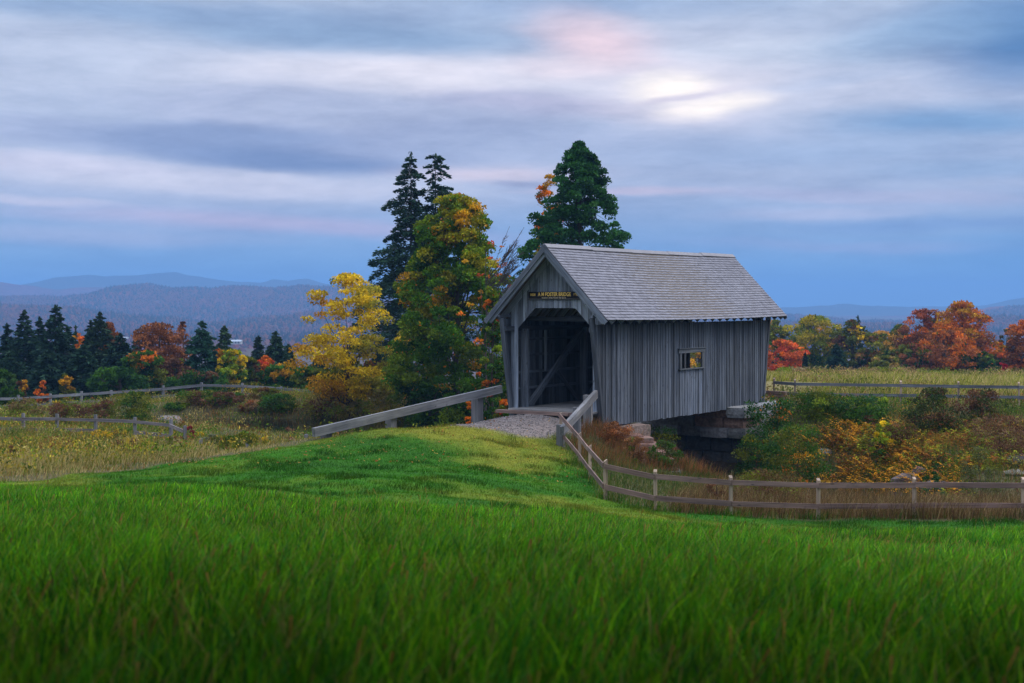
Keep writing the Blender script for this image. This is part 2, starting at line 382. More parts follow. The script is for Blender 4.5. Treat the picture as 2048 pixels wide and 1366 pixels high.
def H(x, y):
    x = np.asarray(x, float); y = np.asarray(y, float)
    i = np.clip(np.searchsorted(XS, x)-1, 0, len(XS)-2); j = np.clip(np.searchsorted(YS, y)-1, 0, len(YS)-2)
    tx = np.clip((x-XS[i])/(XS[i+1]-XS[i]), 0, 1); ty = np.clip((y-YS[j])/(YS[j+1]-YS[j]), 0, 1)
    return (GZ[j, i]*(1-tx)+GZ[j, i+1]*tx)*(1-ty)+(GZ[j+1, i]*(1-tx)+GZ[j+1, i+1]*tx)*ty
def h1(x, y): return float(H(x, y))
def X(px, d): return (px-1024)/F*d
def PX(x, y): return 1024+F*x/np.maximum(y, .1)
def PY(z, y): return HY+F*(CZ-z)/np.maximum(y, .1)

# zones -------------------------------------------------------------
FENCE = [(1121,45.2),(1159,41.6),(1180,38.6),(1211,34.7),(1311,34.2),(1462,34.2),(1636,34.7),(1828,35.0),(2046,35.2),(2290,35.6),(2520,36.0)]
FXY = np.array([(X(p, d), d) for p, d in FENCE])
def tall_edge(x):   # depth where the long grass stops and the mown lawn begins
    return np.interp(x, [-14, -8, -3, 0, 3, 5, 12, 16], [33.5, 30.5, 27.0, 26.5, 29.0, 31.0, 33.2, 33.5])
def lawn_back(x):   # depth where the mown lawn ends on the left (towards the meadow)
    return np.interp(x, [-16, -11, -8.5, -6.2, -4, -1.5, 1, 2.5], [31.5, 35.5, 38.5, 41.6, 44.2, 47.0, 48.8, 47.5])
def fence_x(y):     # x of the near fence for the depths it runs away from us
    return np.interp(y, [34.2, 34.7, 38.6, 41.6, 45.2, 48], [3.25, 2.16, 2.0, 1.87, 1.46, 2.2])
def is_lawn(x, y):
    right = np.where(y > 34.4, x < fence_x(y), y < np.interp(x, FXY[4:, 0], FXY[4:, 1]))
    return (y > tall_edge(x)) & (y < lawn_back(x)) & right
def on_path(x, y):
    """0..1 gravel"""
    bu = (x-B0.x)*U.x+(y-B0.y)*U.y; bs = (x-B0.x)*Vv.x+(y-B0.y)*Vv.y
    n = .35*np.sin(x*2.3+1)*np.sin(y*1.9)+.2*np.sin(x*5.1)*np.sin(y*4.3+2)
    wdt = np.interp(bu, [-6, -4.5, -3, -1.2, .5, 2, 11.5, 13, 22, 60], [.2, 2.1, 2.3, 1.8, 1.5, 1.45, 1.45, 1.7, 1.6, 1.6])
    return sstep(np.abs(bs+np.interp(bu, [-6, 0], [.2, 0]))+n*.6, wdt+.25, wdt-.25)*sstep(bu, -4.9, -4.2+0*bu)

# ground sheet --------------------------------------------------------
def arr(c): return np.array(c)
def lawn_col(x, y):
    n = vnoise(x, y, 2.4, 1)*.6+vnoise(x, y, .9, 2)*.4
    dry = sstep(y, 38, 46)*.62*np.clip(1.3-np.abs(x+2.2)/5.5, 0, 1)+sstep(vnoise(x, y*.8, 3.5, 5), .52, .8)*.45
    dry = np.clip(dry+(n-.5)*.9+(vnoise(x, y, .35, 7)-.5)*.5, 0, 1)[..., None]
    g0 = arr((.040, .170, .004)); g1 = arr((.020, .090, .004)); d0 = arr((.20, .20, .020))
    return (g0*n[..., None]+g1*(1-n[..., None]))*(1-dry)+d0*dry
GC = np.zeros(GX.shape+(3,))
nn = vnoise(GX, GY, 3, 9)[..., None]
GC[:] = arr((.060, .062, .022))*nn+arr((.105, .085, .042))*(1-nn)
tall = (GY <= tall_edge(GX)); GC[tall] = (.020, .045, .010)
lw = is_lawn(GX, GY); GC[lw] = lawn_col(GX, GY)[lw]*.8
gp = on_path(GX, GY)[..., None]; GC = GC*(1-gp)+arr((.19, .155, .145))*gp
ch = chan(GX, GY); bank = sstep(-ch, -1.6, -.1)[..., None]*(GY < 100)[..., None]; GC = GC*(1-bank)+arr((.030, .022, .016))*bank
up = ((GY > 60) & (GX > 6))[..., None]; GC = np.where(up, arr((.13, .13, .035))*nn+arr((.20, .155, .075))*(1-nn), GC)
farw = sstep(np.maximum(GY, 0), 230, 420)[..., None]; GC = GC*(1-farw)+arr((.085, .055, .028))*farw
ny, nx = GX.shape; idx = np.arange(nx*ny).reshape(ny, nx)
quads = np.stack([idx[:-1, :-1], idx[:-1, 1:], idx[1:, 1:], idx[1:, :-1]], -1).reshape(-1, 4)
def ground_mat():
    m, g, out = material('ground_soil'); col = attr(g, 'Col'); P = g.node('ShaderNodeNewGeometry').outputs['Position']
    n = g.noise(P, 6, 6, .65); n2 = g.noise(P, 28, 3, .6)
    c = g.mix(1, col, g.ramp(n, [(.28, (.6, .6, .6)), (.5, (1, 1, 1)), (.72, (1.4, 1.4, 1.4))]), 'MULTIPLY')
    c = g.mix(1, c, g.ramp(n2, [(.3, (.75, .75, .75)), (.7, (1.25, 1.25, 1.25))]), 'MULTIPLY')
    principled(g, out, c, .95, n2, .7, .03, .1); return m
ground = mesh_np('ground', np.stack([GX, GY, GZ], -1).reshape(-1, 3), quads, GC.reshape(-1, 3), ground_mat(), smooth=True)
tag(ground, kind='structure')

# gravel path: the stones lying on it
def pebbles():
    n = 5200; r = RNG; bu = r.uniform(-4.8, .6, n); bs = r.uniform(-2.8, 2.6, n)
    x = B0.x+U.x*bu+Vv.x*bs; y = B0.y+U.y*bu+Vv.y*bs; k = on_path(x, y) > r.random(n)*.9+.05; x, y = x[k], y[k]; n = len(x)
    s = r.uniform(.010, .034, n); z = H(x, y)+s*.3
    o = np.array([(1,0,0),(0,1,0),(-1,0,0),(0,-1,0),(0,0,.7),(0,0,-.7)])
    rot = r.uniform(0, 6.3, n); ca, sa = np.cos(rot), np.sin(rot)
    V = o[None]*s[:, None, None]*(r.uniform(.6, 1.3, (n, 6, 1)))
    Vx = V[..., 0]*ca[:, None]-V[..., 1]*sa[:, None]; Vy = V[..., 0]*sa[:, None]+V[..., 1]*ca[:, None]
    V = np.stack([Vx+x[:, None], Vy+y[:, None], V[..., 2]+z[:, None]], -1)
    f = np.array([(0,1,4),(1,2,4),(2,3,4),(3,0,4),(1,0,5),(2,1,5),(3,2,5),(0,3,5)])
    Fc = (f[None]+np.arange(n)[:, None, None]*6).reshape(-1, 3)
    cc = arr((.21, .18, .175))*r.uniform(.5, 1.5, (n, 1)); cols = np.repeat(cc, 6, 0)
    tag(mesh_np('gravel', V.reshape(-1, 3), Fc, cols, M_STONE), 'grey gravel spread on the track before the bridge mouth', 'gravel', kind='stuff')
pebbles()

# water ---------------------------------------------------------------
def water():
    xs = np.arange(-26, 36, .5); ys = np.arange(36, 84, .5); gx, gy = np.meshgrid(xs, ys)
    ok = chan(gx, gy) < 1.6; idx = np.arange(gx.size).reshape(gx.shape)
    c = ok[:-1, :-1] & ok[1:, :-1] & ok[:-1, 1:] & ok[1:, 1:]
    q = np.stack([idx[:-1, :-1], idx[:-1, 1:], idx[1:, 1:], idx[1:, :-1]], -1)[c]
    used = np.unique(q); mp = -np.ones(gx.size, int); mp[used] = np.arange(len(used))
    V = np.stack([gx.ravel(), gy.ravel(), np.full(gx.size, WATER)], -1)[used]
    m, g, out = material('pond_water'); P = g.node('ShaderNodeNewGeometry').outputs['Position']
    n = g.noise(g.mapping(P, (1.2, 3.5, 1)), 1.5, 3, .5)
    principled(g, out, (.012, .011, .008), .07, n, .08, .05, .5)
    tag(mesh_np('water', V, mp[q], mat=m), kind='structure')
water()

# ------------------------------------------------------------------ distant hills
def ridge(name, d, depth, pts, col1, col2, rough, seed, base=-64, speck=1.0, step=None):
    px = np.array([p[0] for p in pts], float); py = np.array([p[1] for p in pts], float)
    step = step or d*.004
    xs = np.arange(-d*.62, d*.62, step); rows = np.concatenate([np.linspace(-depth, 0, 26), np.linspace(depth*.1, depth*.6, 6)])
    t = 1024+F*xs/d
    z = CZ+(HY-np.interp(t, px, py))*d/F
    r = np.random.default_rng(seed)
    fine = sum((vnoise(xs, xs*0+k*7., d*.03/2**k, seed+k)-.5)*d*.0022/1.6**k for k in range(5))
    V = []
    for k, yy in enumerate(rows):
        f = 1-sstep(-yy, 0, depth) if yy < 0 else 1-.8*sstep(yy, 0, depth*.6)
        bumps = (vnoise(xs+yy*.4, xs*0+yy, d*.07, seed+11)-.5)*d*.006*(1-f)*4*f+(vnoise(xs, xs*0+yy, d*.02, seed+12)-.5)*d*.0015
        V.append(np.stack([xs, np.full_like(xs, d+yy), base+(z-base+fine*rough)*(f**1.15)+bumps*(.0 if yy == 0 else 1)], -1))
    V = np.array(V); ny, nx = V.shape[:2]; idx = np.arange(nx*ny).reshape(ny, nx)
    q = np.stack([idx[:-1, :-1], idx[:-1, 1:], idx[1:, 1:], idx[1:, :-1]], -1).reshape(-1, 4)
    m, g, out = material(name+'_forest'); P = g.node('ShaderNodeNewGeometry').outputs['Position']
    n1 = g.noise(P, 1/(d*.022), 4, .6); n2 = g.noise(P, 1/14*speck, 3, .7); n3 = g.noise(P, 1/45*speck, 3, .6)
    c = g.ramp(n1, [(.35, col1), (.65, col2)])
    c = g.mix(g.maprange(n3, .50, .66, 0, .6), c, (.05, .05, .05))
    c = g.mix(1, c, g.ramp(n2, [(.35, (.75, .75, .75)), (.5, (1, 1, 1)), (.65, (1.25, 1.2, 1.15))]), 'MULTIPLY')
    principled(g, out, c, 1, n2, 1, 6, 0)
    o = mesh_np(name, V.reshape(-1, 3), q, mat=m, smooth=True); tag(o, kind='structure'); return V
RIDGES = {}
RIDGES['a'] = ridge('mountains', 5200, 900, [(-1200,600),(-300,590),(0,588),(66,568),(110,556),(150,553),(180,549),(215,553),(270,551),(300,548),(325,546),(350,544),(375,551),(430,560),(480,566),(525,567),(545,559),(580,561),(615,558),(650,567),(720,577),(900,590),(1200,606),(1500,618),(1580,617),(1640,611),(1690,608.5),(1740,613),(1850,611.5),(1930,614),(1985,610),(2020,600),(2048,596),(2120,590),(2300,596),(3400,610)], (.06,.06,.06), (.07,.06,.05), .5, 1)
ridge('blue_hills', 4100, 700, [(-1400,560),(-300,560),(0,566),(33,571),(66,574),(110,579),(165,577),(240,579),(300,584),(500,600),(900,610),(1300,625),(1600,632),(3200,630)], (.13,.05,.06), (.11,.045,.05), .7, 2)
RIDGES['c'] = ridge('wooded_hills', 3100, 1000, [(-1400,580),(-300,585),(0,594),(66,592),(110,595),(140,598),(166,591),(232,584),(250,577),(270,573),(300,572),(330,574),(355,577),(430,578),(480,575),(535,576),(575,577),(615,571),(680,570),(760,572),(850,580),(1000,600),(1200,618),(1500,628),(1577,631),(1620,634),(1665,638),(1730,645),(1780,645),(1900,640),(1960,626),(1990,617),(2008,613.5),(2048,616),(2200,622),(2500,640),(3300,630)], (.17,.05,.04), (.12,.05,.04), 1.0, 3)
ridge('foothills', 2050, 600, [(-1400,610),(-100,612),(60,616),(200,628),(330,640),(450,652),(560,636),(700,622),(900,622),(1100,640),(1400,650),(1700,652),(1900,652),(2000,636),(2100,640),(3300,650)], (.17,.05,.04), (.12,.05,.04), 1.0, 4, base=-50)

def forest():
    """the wooded valley floor and hillsides: far too many crowns to count"""
    r = np.random.default_rng(21); n = 100000
    d = np.sqrt(1050**2+(3080**2-1050**2)*r.random(n)**1.15); x = r.uniform(-.45, .45, n)*d
    dg = bpy.context.evaluated_depsgraph_get()
    # height: the valley ground or whichever hill stands there
    z = H(x, d)
    for nm in ('foothills', 'wooded_hills'):
        o = bpy.data.objects[nm]; me = o.data; co = np.zeros(len(me.vertices)*3); me.vertices.foreach_get('co', co); co = co.reshape(-1, 3)
        nxr = len(np.unique(co[:32*0+4000, 0])) if False else None
        rows = np.unique(co[:, 1]); nr = len(rows); A = co.reshape(nr, -1, 3); xs = A[0, :, 0]; hh = A[:, :, 2]
        inside = (d > rows[0]) & (d < rows[-1])
        i = np.clip(np.searchsorted(xs, x)-1, 0, len(xs)-2); j = np.clip(np.searchsorted(rows, d)-1, 0, nr-2)
        tx = np.clip((x-xs[i])/(xs[1]-xs[0]), 0, 1); ty = np.clip((d-rows[j])/(rows[j+1]-rows[j]), 0, 1)
        hz = (hh[j, i]*(1-tx)+hh[j, i+1]*tx)*(1-ty)+(hh[j+1, i]*(1-tx)+hh[j+1, i+1]*tx)*ty
        z = np.where(inside, np.maximum(z, hz), z)
    patch = vnoise(x, d, 220, 33); field = (patch > .72) & (d < 1600) & (r.random(n) < .9)
    k = ~field; x, d, z = x[k], d[k], z[k]; n = len(x)
    con = r.random(n) < .22+.5*(vnoise(x, d, 130, 8)-.5)
    s = r.uniform(2.0, 3.9, n)*np.interp(d, [1050, 3100], [1, .8]); hgt = np.where(con, s*2.3, s*1.5)
    o = np.array([(1,0,.3),(.3,.95,.35),(-.8,.6,.3),(-.8,-.6,.35),(.3,-.95,.3),(0,0,1),(.5,.1,.75),(-.3,.4,.8),(-.2,-.5,.78)])
    oc = np.array([(1,0,.1),(.3,.95,.1),(-.8,.6,.1),(-.8,-.6,.1),(.3,-.95,.1),(0,0,1),(.35,.05,.6),(-.2,.3,.6),(-.15,-.3,.6)])
    O = np.where(con[:, None, None], oc[None], o[None])*r.uniform(.8, 1.2, (n, 9, 3))
    V = np.stack([O[..., 0]*s[:, None]+x[:, None], O[..., 1]*s[:, None]+d[:, None], O[..., 2]*hgt[:, None]+z[:, None]], -1)
    f = np.array([(0,1,6),(1,2,7),(2,3,7),(3,4,8),(4,0,6),(1,7,6),(3,8,7),(4,6,8),(6,7,5),(7,8,5),(8,6,5)])
    Fc = (f[None]+np.arange(n)[:, None, None]*9).reshape(-1, 3)
    pal = np.array([(.17,.045,.03),(.13,.05,.03),(.10,.05,.03),(.18,.07,.025),(.12,.04,.04)])
    cc = pal[r.integers(0, 5, n)]*r.uniform(.75, 1.15, (n, 1)); cc[con] = np.array((.035, .04, .045))*r.uniform(.7, 1.4, (con.sum(), 1))
    tag(mesh_np('forest', V.reshape(-1, 3), Fc, np.repeat(cc, 9, 0), M_LEAF), 'mixed autumn forest covering the valley and far hills', 'forest', kind='stuff')
forest()

# ------------------------------------------------------------------ blades, leaves
def blades(name, x, y, h, wd, cols, lean=.35, seg=2, label=None, cat='grass', tip=None, mat=None, seed=1, curl=.5, tipw=.12):
    r = np.random.default_rng(seed); n = len(x); z = H(x, y)-.01
    a = r.uniform(0, 2*PI, n); dx, dy = np.cos(a), np.sin(a)
    b = r.uniform(0, 2*PI, n); lx = np.cos(b)*lean*r.random(n)+.10; ly = np.sin(b)*lean*r.random(n)
    rows = []; cl = []
    for k in range(seg+1):
        t = k/seg; off = (t*(1-curl)+curl*t*t)
        cx = x+lx*h*off*1.2; cy = y+ly*h*off*1.2; cz = z+h*(t-.18*curl*t*t*t)
        wk = wd*(1-t)**.6 if k < seg else wd*tipw
        if k == 0: wk = wd*.8
        rows.append(np.stack([np.stack([cx-dx*wk/2, cy-dy*wk/2, cz], -1), np.stack([cx+dx*wk/2, cy+dy*wk/2, cz], -1)], 1))
        cc = cols if tip is None else cols*(1-t**3)+tip*t**3
        cl.append(np.stack([cc, cc], 1))
    V = np.stack(rows, 1).reshape(n, -1, 3); C = np.stack(cl, 1).reshape(n, -1, 3); m = V.shape[1]
    f = np.array([(2*k, 2*k+1, 2*k+3, 2*k+2) for k in range(seg)])
    Fc = (f[None]+np.arange(n)[:, None, None]*m).reshape(-1, 4)
    o = mesh_np(name, V.reshape(-1, 3), Fc, C.reshape(-1, 3), mat or M_GRASS)
    return tag(o, label, cat, kind='stuff')
def scatter(n, x0, x1, y0, y1, seed, wedge=None, pw=1.0):
    r = np.random.default_rng(seed); y = y0+(y1-y0)*r.random(n)**pw; x = r.uniform(x0, x1, n) if wedge is None else r.uniform(-wedge, wedge, n)*(y+3)
    return x, y
def cat(*a): return np.concatenate(a)

def tall_grass():
    r = np.random.default_rng(5); X_, Y_, W_, Hh = [], [], [], []
    for (y0, y1, dens, wd, hh) in ((4.2, 9, 620, .013, .33), (9, 14, 620, .014, .31), (14, 21, 540, .015, .27), (21, 34, 460, .017, .22)):
        area = .42*((y1+3)**2-(y0+3)**2); n = int(area*dens)
        y = np.sqrt(r.random(n)*((y1+3)**2-(y0+3)**2)+(y0+3)**2)-3; x = r.uniform(-.42, .42, n)*(y+3)
        k = y < tall_edge(x)-r.random(n)*.8*(r.random(n) < .8)+.3*r.random(n); X_.append(x[k]); Y_.append(y[k]); W_.append(np.full(k.sum(), wd)); Hh.append(np.full(k.sum(), hh))
    x, y, wd, hh = cat(*X_), cat(*Y_), cat(*W_), cat(*Hh); n = len(x)
    cl = vnoise(x, y, .8, 3); c2 = vnoise(x, y, 2.6, 4)
    hh = hh*(.55+.55*cl+.35*c2)*r.uniform(.55, 1.3, n); wd = wd*r.uniform(.6, 1.5, n)
    edge = sstep(tall_edge(x)-y, 0, 1.6); hh *= .45+.55*edge
    m = r.random(n); base = np.where((m < .55)[:, None], arr((.055, .215, .005)), np.where((m < .78)[:, None], arr((.024, .13, .014)), arr((.16, .33, .008))))
    base = base*(.45+.7*c2+.4*vnoise(x, y, .35, 14))[:, None]*r.uniform(.45, 1.6, (n, 1))
    dry = r.random(n) < .05; base[dry] = arr((.26, .20, .07))*r.uniform(.6, 1.2, (dry.sum(), 1))
    tip = base*1.15; yt = r.random(n) < .22; tip[yt] = arr((.17, .22, .012))
    blades('tall_grass', x, y, hh, wd, base, .55, 3, 'long green meadow grass filling the foreground', tip=tip, seed=6, curl=.7)
tall_grass()
def seed_stalks():
    r = np.random.default_rng(88); n = 2600; y = 5+28*r.random(n)**.9; x = r.uniform(-.40, .40, n)*(y+2); k = (y < tall_edge(x)-.5) & (vnoise(x, y, 1.7, 89) > .45); x, y = x[k], y[k]; n = len(x)
    c = np.where((r.random(n) < .6)[:, None], arr((.20, .20, .03)), arr((.28, .15, .04)))*r.uniform(.6, 1.2, (n, 1))
    blades('seed_stalks', x, y, r.uniform(.28, .46, n), np.full(n, .007), c, .35, 3, 'thin straw coloured seed stalks rising from the long grass', tip=c*1.1, seed=90, curl=.6, tipw=2.0)
seed_stalks()

def lawn():
    r = np.random.default_rng(15); n = 430000; y = r.uniform(24, 50, n); x = r.uniform(-17, 17, n)
    k = is_lawn(x, y) & (on_path(x, y) < .35+.3*r.random(n)) & (np.abs(x) < .40*y+2); x, y = x[k], y[k]; n = len(x)
    c = lawn_col(x, y)*r.uniform(.6, 1.6, (n, 1))
    tuft = sstep(vnoise(x, y, .7, 44), .55, .85)
    c = c*(1-.45*tuft)[:, None]; hh = r.uniform(.025, .06, n)*(1+tuft*1.4)
    blades('lawn_grass', x, y, hh, r.uniform(.010, .02, n), c, .9, 1, 'short mown lawn between the long grass and the bridge', seed=16, curl=.3, tipw=.25)
lawn()

def in_fence_back(x, y):     # right of / behind the near fence
    return np.where(y > 34.6, x > fence_x(y)+.15, y > np.interp(x, FXY[4:, 0], FXY[4:, 1])+.12)
def dry_grass():
    # tall straw and brown grass behind the near fence, right side
    r = np.random.default_rng(25); n = 60000; x = r.uniform(2, 24, n); y = 34.2+9*r.random(n)**1.4
    k = in_fence_back(x, y) & (chan(x, y) > .3) & (x < .45*y) & (x > 3.4+ (y-34)*.28); x, y = x[k], y[k]; n = len(x)
    m = r.random(n); c = np.where((m < .45)[:, None], arr((.15, .085, .030)), np.where((m < .7)[:, None], arr((.30, .21, .10)), np.where((m < .85)[:, None], arr((.09, .085, .02)), arr((.10, .05, .025)))))
    c = c*r.uniform(.6, 1.3, (n, 1)); hh = r.uniform(.25, .78, n)*(.6+.6*vnoise(x, y, 1.6, 12))
    blades('dry_grass', x, y, hh, r.uniform(.007, .016, n), c, .5, 3, 'tall brown and straw grass behind the curved fence', seed=26, curl=.8)
    # knoll left of the near fence's far run: rusty weeds and green grass
    n = 26000; x = r.uniform(1.4, 6.5, n); y = r.uniform(34.8, 48.5, n)
    k = in_fence_back(x, y) & (chan(x, y) > .2) & (x < 3.2+(y-34)*.27) & (on_path(x, y) < .3); x, y = x[k], y[k]; n = len(x)
    rust = sstep(y-(x-2)*.4, 40.5, 44.5)*(vnoise(x, y, 1.3, 70) > .35)
    c = np.where((r.random(n) < rust*.8)[:, None], arr((.22, .095, .035)), np.where((r.random(n) < .6)[:, None], arr((.05, .10, .015)), arr((.13, .12, .03))))*r.uniform(.5, 1.4, (n, 1))
    hh = r.uniform(.06, .2, n)+rust*r.uniform(.05, .5, n)
    blades('weeds', x, y, hh, r.uniform(.008, .018, n), c, .6, 2, 'rust brown weeds and grass inside the fence bend beside the bridge', 'weeds', seed=27)
dry_grass()

def meadow_left():
    r = np.random.default_rng(35); n = 170000; y = 30+58*r.random(n)**1.15; x = r.uniform(-.42, .06, n)*(y+2)
    k = (y > lawn_back(x)+.1*r.random(n)) & (y > tall_edge(x)) & (chan(x, y) > .15) & (on_path(x, y) < .2) & ~((x > -1.5) & (y > 46) & (y < 60)) ; x, y = x[k], y[k]; n = len(x)
    e = y-lawn_back(x)
    p = vnoise(x, y, 3.2, 51); m = r.random(n)
    straw = arr((.48, .37, .15)); oliv = arr((.16, .17, .025)); rust = arr((.28, .14, .035)); grn = arr((.09, .16, .015))
    st = np.clip(.60-.025*e+(p-.5), .15, .85)
    c = np.where((m < st)[:, None], straw, np.where((m < st+.3)[:, None], oliv, np.where((r.random(n) < .5)[:, None], rust, grn)))*r.uniform(.55, 1.3, (n, 1))
    hh = r.uniform(.2, .55, n)*(.5+.8*p)*np.clip(.35+e*.12, .35, 1.0)
    hh = np.where((PX(x, y) > 430) & (y < 69), hh*.5, hh)
    far = y > 60
    wdt = np.where(far, .03, .016)*r.uniform(.6, 1.4, n)
    blades('meadow_grass', x, y, hh, wdt, c, .55, 2, 'straw and olive meadow grass around the pond', seed=36)
meadow_left()

def meadow_right():
    r = np.random.default_rng(45); n = 120000; y = 44+66*r.random(n)**1.2; x = r.uniform(.1, .44, n)*(y+2)
    bu = (x-B0.x)*U.x+(y-B0.y)*U.y; bs = (x-B0.x)*Vv.x+(y-B0.y)*Vv.y
    k = (chan(x, y) > .2) & ~((np.abs(bs) < 1.9) & (bu > -1) & (bu < 30)) & (bu+bs > 4); x, y = x[k], y[k]; n = len(x)
    upper = y > 60.5; p = vnoise(x, y, 2.6, 61); m = r.random(n)
    c_up = np.where((m < .40)[:, None], arr((.46, .35, .14)), np.where((m < .8)[:, None], arr((.28, .29, .03)), arr((.13, .17, .02))))
    c_lo = np.where((m < .35)[:, None], arr((.07, .10, .015)), np.where((m < .62+.2*(x > 17))[:, None], arr((.24, .13, .045)), arr((.10, .13, .02))))
    c = np.where(upper[:, None], c_up, c_lo)*r.uniform(.55, 1.3, (n, 1))*(.7+.6*p)[:, None]
    hh = np.where(upper, r.uniform(.35, .8, n)*np.interp(y, [61, 75, 100], [1, .8, .4]), r.uniform(.15, .5, n))*(.5+.8*p)
    blades('wild_grass', x, y, hh, np.where(y > 60, .03, .018)*r.uniform(.6, 1.5, n), c, .5, 2, 'golden wild grass on the field and bank right of the bridge', seed=46)
meadow_right()

def kites(C, D, L, Wd, r, nrm=None):
    """leaf-shaped quads: centre C, direction D (unit), length L, width Wd"""
    n = len(C); q = r.normal(0, 1, (n, 3)) if nrm is None else nrm
    Sx = np.cross(D, q); Sx /= np.linalg.norm(Sx, axis=1, keepdims=True)+1e-9
    L = np.broadcast_to(L, n)[:, None]; Wd = np.broadcast_to(Wd, n)[:, None]
    V = np.stack([C-D*L*.5, C+Sx*Wd*.5-D*L*.02, C+D*L*.5, C-Sx*Wd*.5-D*L*.02], 1)
    return V.reshape(-1, 3), np.arange(n*4).reshape(n, 4)
def unit(v): return v/(np.linalg.norm(v, axis=-1, keepdims=True)+1e-9)

def ferns():
    """bracken on the bank below the bridge: each frond a strip of leaflets"""
    r = np.random.default_rng(55); n = 6500; x = r.uniform(9, 22, n); y = r.uniform(44, 57, n)
    k = (chan(x, y) > .1) & (PX(x, y) > 1530) & (PY(H(x, y), y) > 850+20*r.random(n)) & (vnoise(x, y, 2.2, 77) > .3); x, y = x[k], y[k]; z = H(x, y); n = len(x)
    V = []; C = []; m = 9
    a = r.uniform(0, 2*PI, n); L = r.uniform(.45, .85, n); rise = r.uniform(.45, .95, n)
    orange = vnoise(x, y, 2.5, 78)
    cc = np.where((orange+r.normal(0, .12, n) > .55)[:, None], arr((.55, .25, .012)), np.where((r.random(n) < .5)[:, None], arr((.24, .075, .015)), arr((.28, .30, .015))))*r.uniform(.6, 1.4, (n, 1))
    for t in np.linspace(.12, 1, m):
        out = L*t*(.4+.3*t); up_ = rise*L*(t-.45*t*t)*1.5
        cx = x+np.cos(a)*out; cy = y+np.sin(a)*out; cz = z+up_
        for sgn in (-1, 1):
            wl = .16*(1-t*.85)+.02
            D = unit(np.stack([-np.sin(a)*sgn+np.cos(a)*.5, np.cos(a)*sgn+np.sin(a)*.5, r.uniform(-.4, .2, n)], -1))
            cen = np.stack([cx, cy, cz], -1)+D*wl*.5
            v, f = kites(cen, D, wl, .055, r, np.tile([0, 0, 1.], (n, 1))+r.normal(0, .3, (n, 3))); V.append(v); C.append(np.repeat(cc, 4, 0))
    V = np.concatenate(V); Fc = np.arange(len(V)).reshape(-1, 4)
    tag(mesh_np('ferns', V, Fc, np.concatenate(C), M_LEAF), 'orange and yellow bracken ferns on the bank right of the bridge', 'ferns', kind='stuff')
ferns()

# ------------------------------------------------------------------ plants
def cloud_leaves(cl, cr, n, leaf, r, flat=.7, droop=0):
    """leaves in clumps: cl (k,3) centres, cr (k,) radii"""
    k = r.choice(len(cl), n, p=cr**2/np.sum(cr**2)); d = unit(r.normal(0, 1, (n, 3))); d[:, 2] = np.where(r.random(n) < .6, np.abs(d[:, 2]), d[:, 2]); rad = cr[k]*(r.random(n)**.36)
    P = cl[k]+d*rad[:, None]*arr((1, 1, flat)); D = unit(d*.7+r.normal(0, .6, (n, 3))+arr((0, 0, -droop)))
    s = leaf*r.uniform(.6, 1.35, n); V, Fc = kites(P, D, s, s*.62, r); return V, Fc, k, P
def profile(kind, t):
    if kind == 'round': return np.sqrt(np.clip(1-(2*t-1)**2, 0, 1))*.95+.08
    if kind == 'egg': return np.clip(np.sin(np.clip(t, 0, 1)**.75*PI), 0, 1)**.6*.95+.05
    if kind == 'oval': return np.clip(np.sin(np.clip(t*.93+.07, 0, 1)*PI), 0, 1)**.5
    if kind == 'maple': return np.interp(t, [0, .06, .2, .4, .55, .7, .82, .93, 1], [.45, .85, 1, .97, .85, .66, .52, .42, .12])
    if kind == 'cone': return np.interp(t, [0, .08, .3, .55, .75, .88, .96, 1], [.95, 1, .93, .76, .49, .29, .15, .04])
    if kind == 'spread': return np.interp(t, [0, .15, .4, .6, .8, 1], [.25, .75, 1, .9, .6, .15])
    return np.ones_like(t)
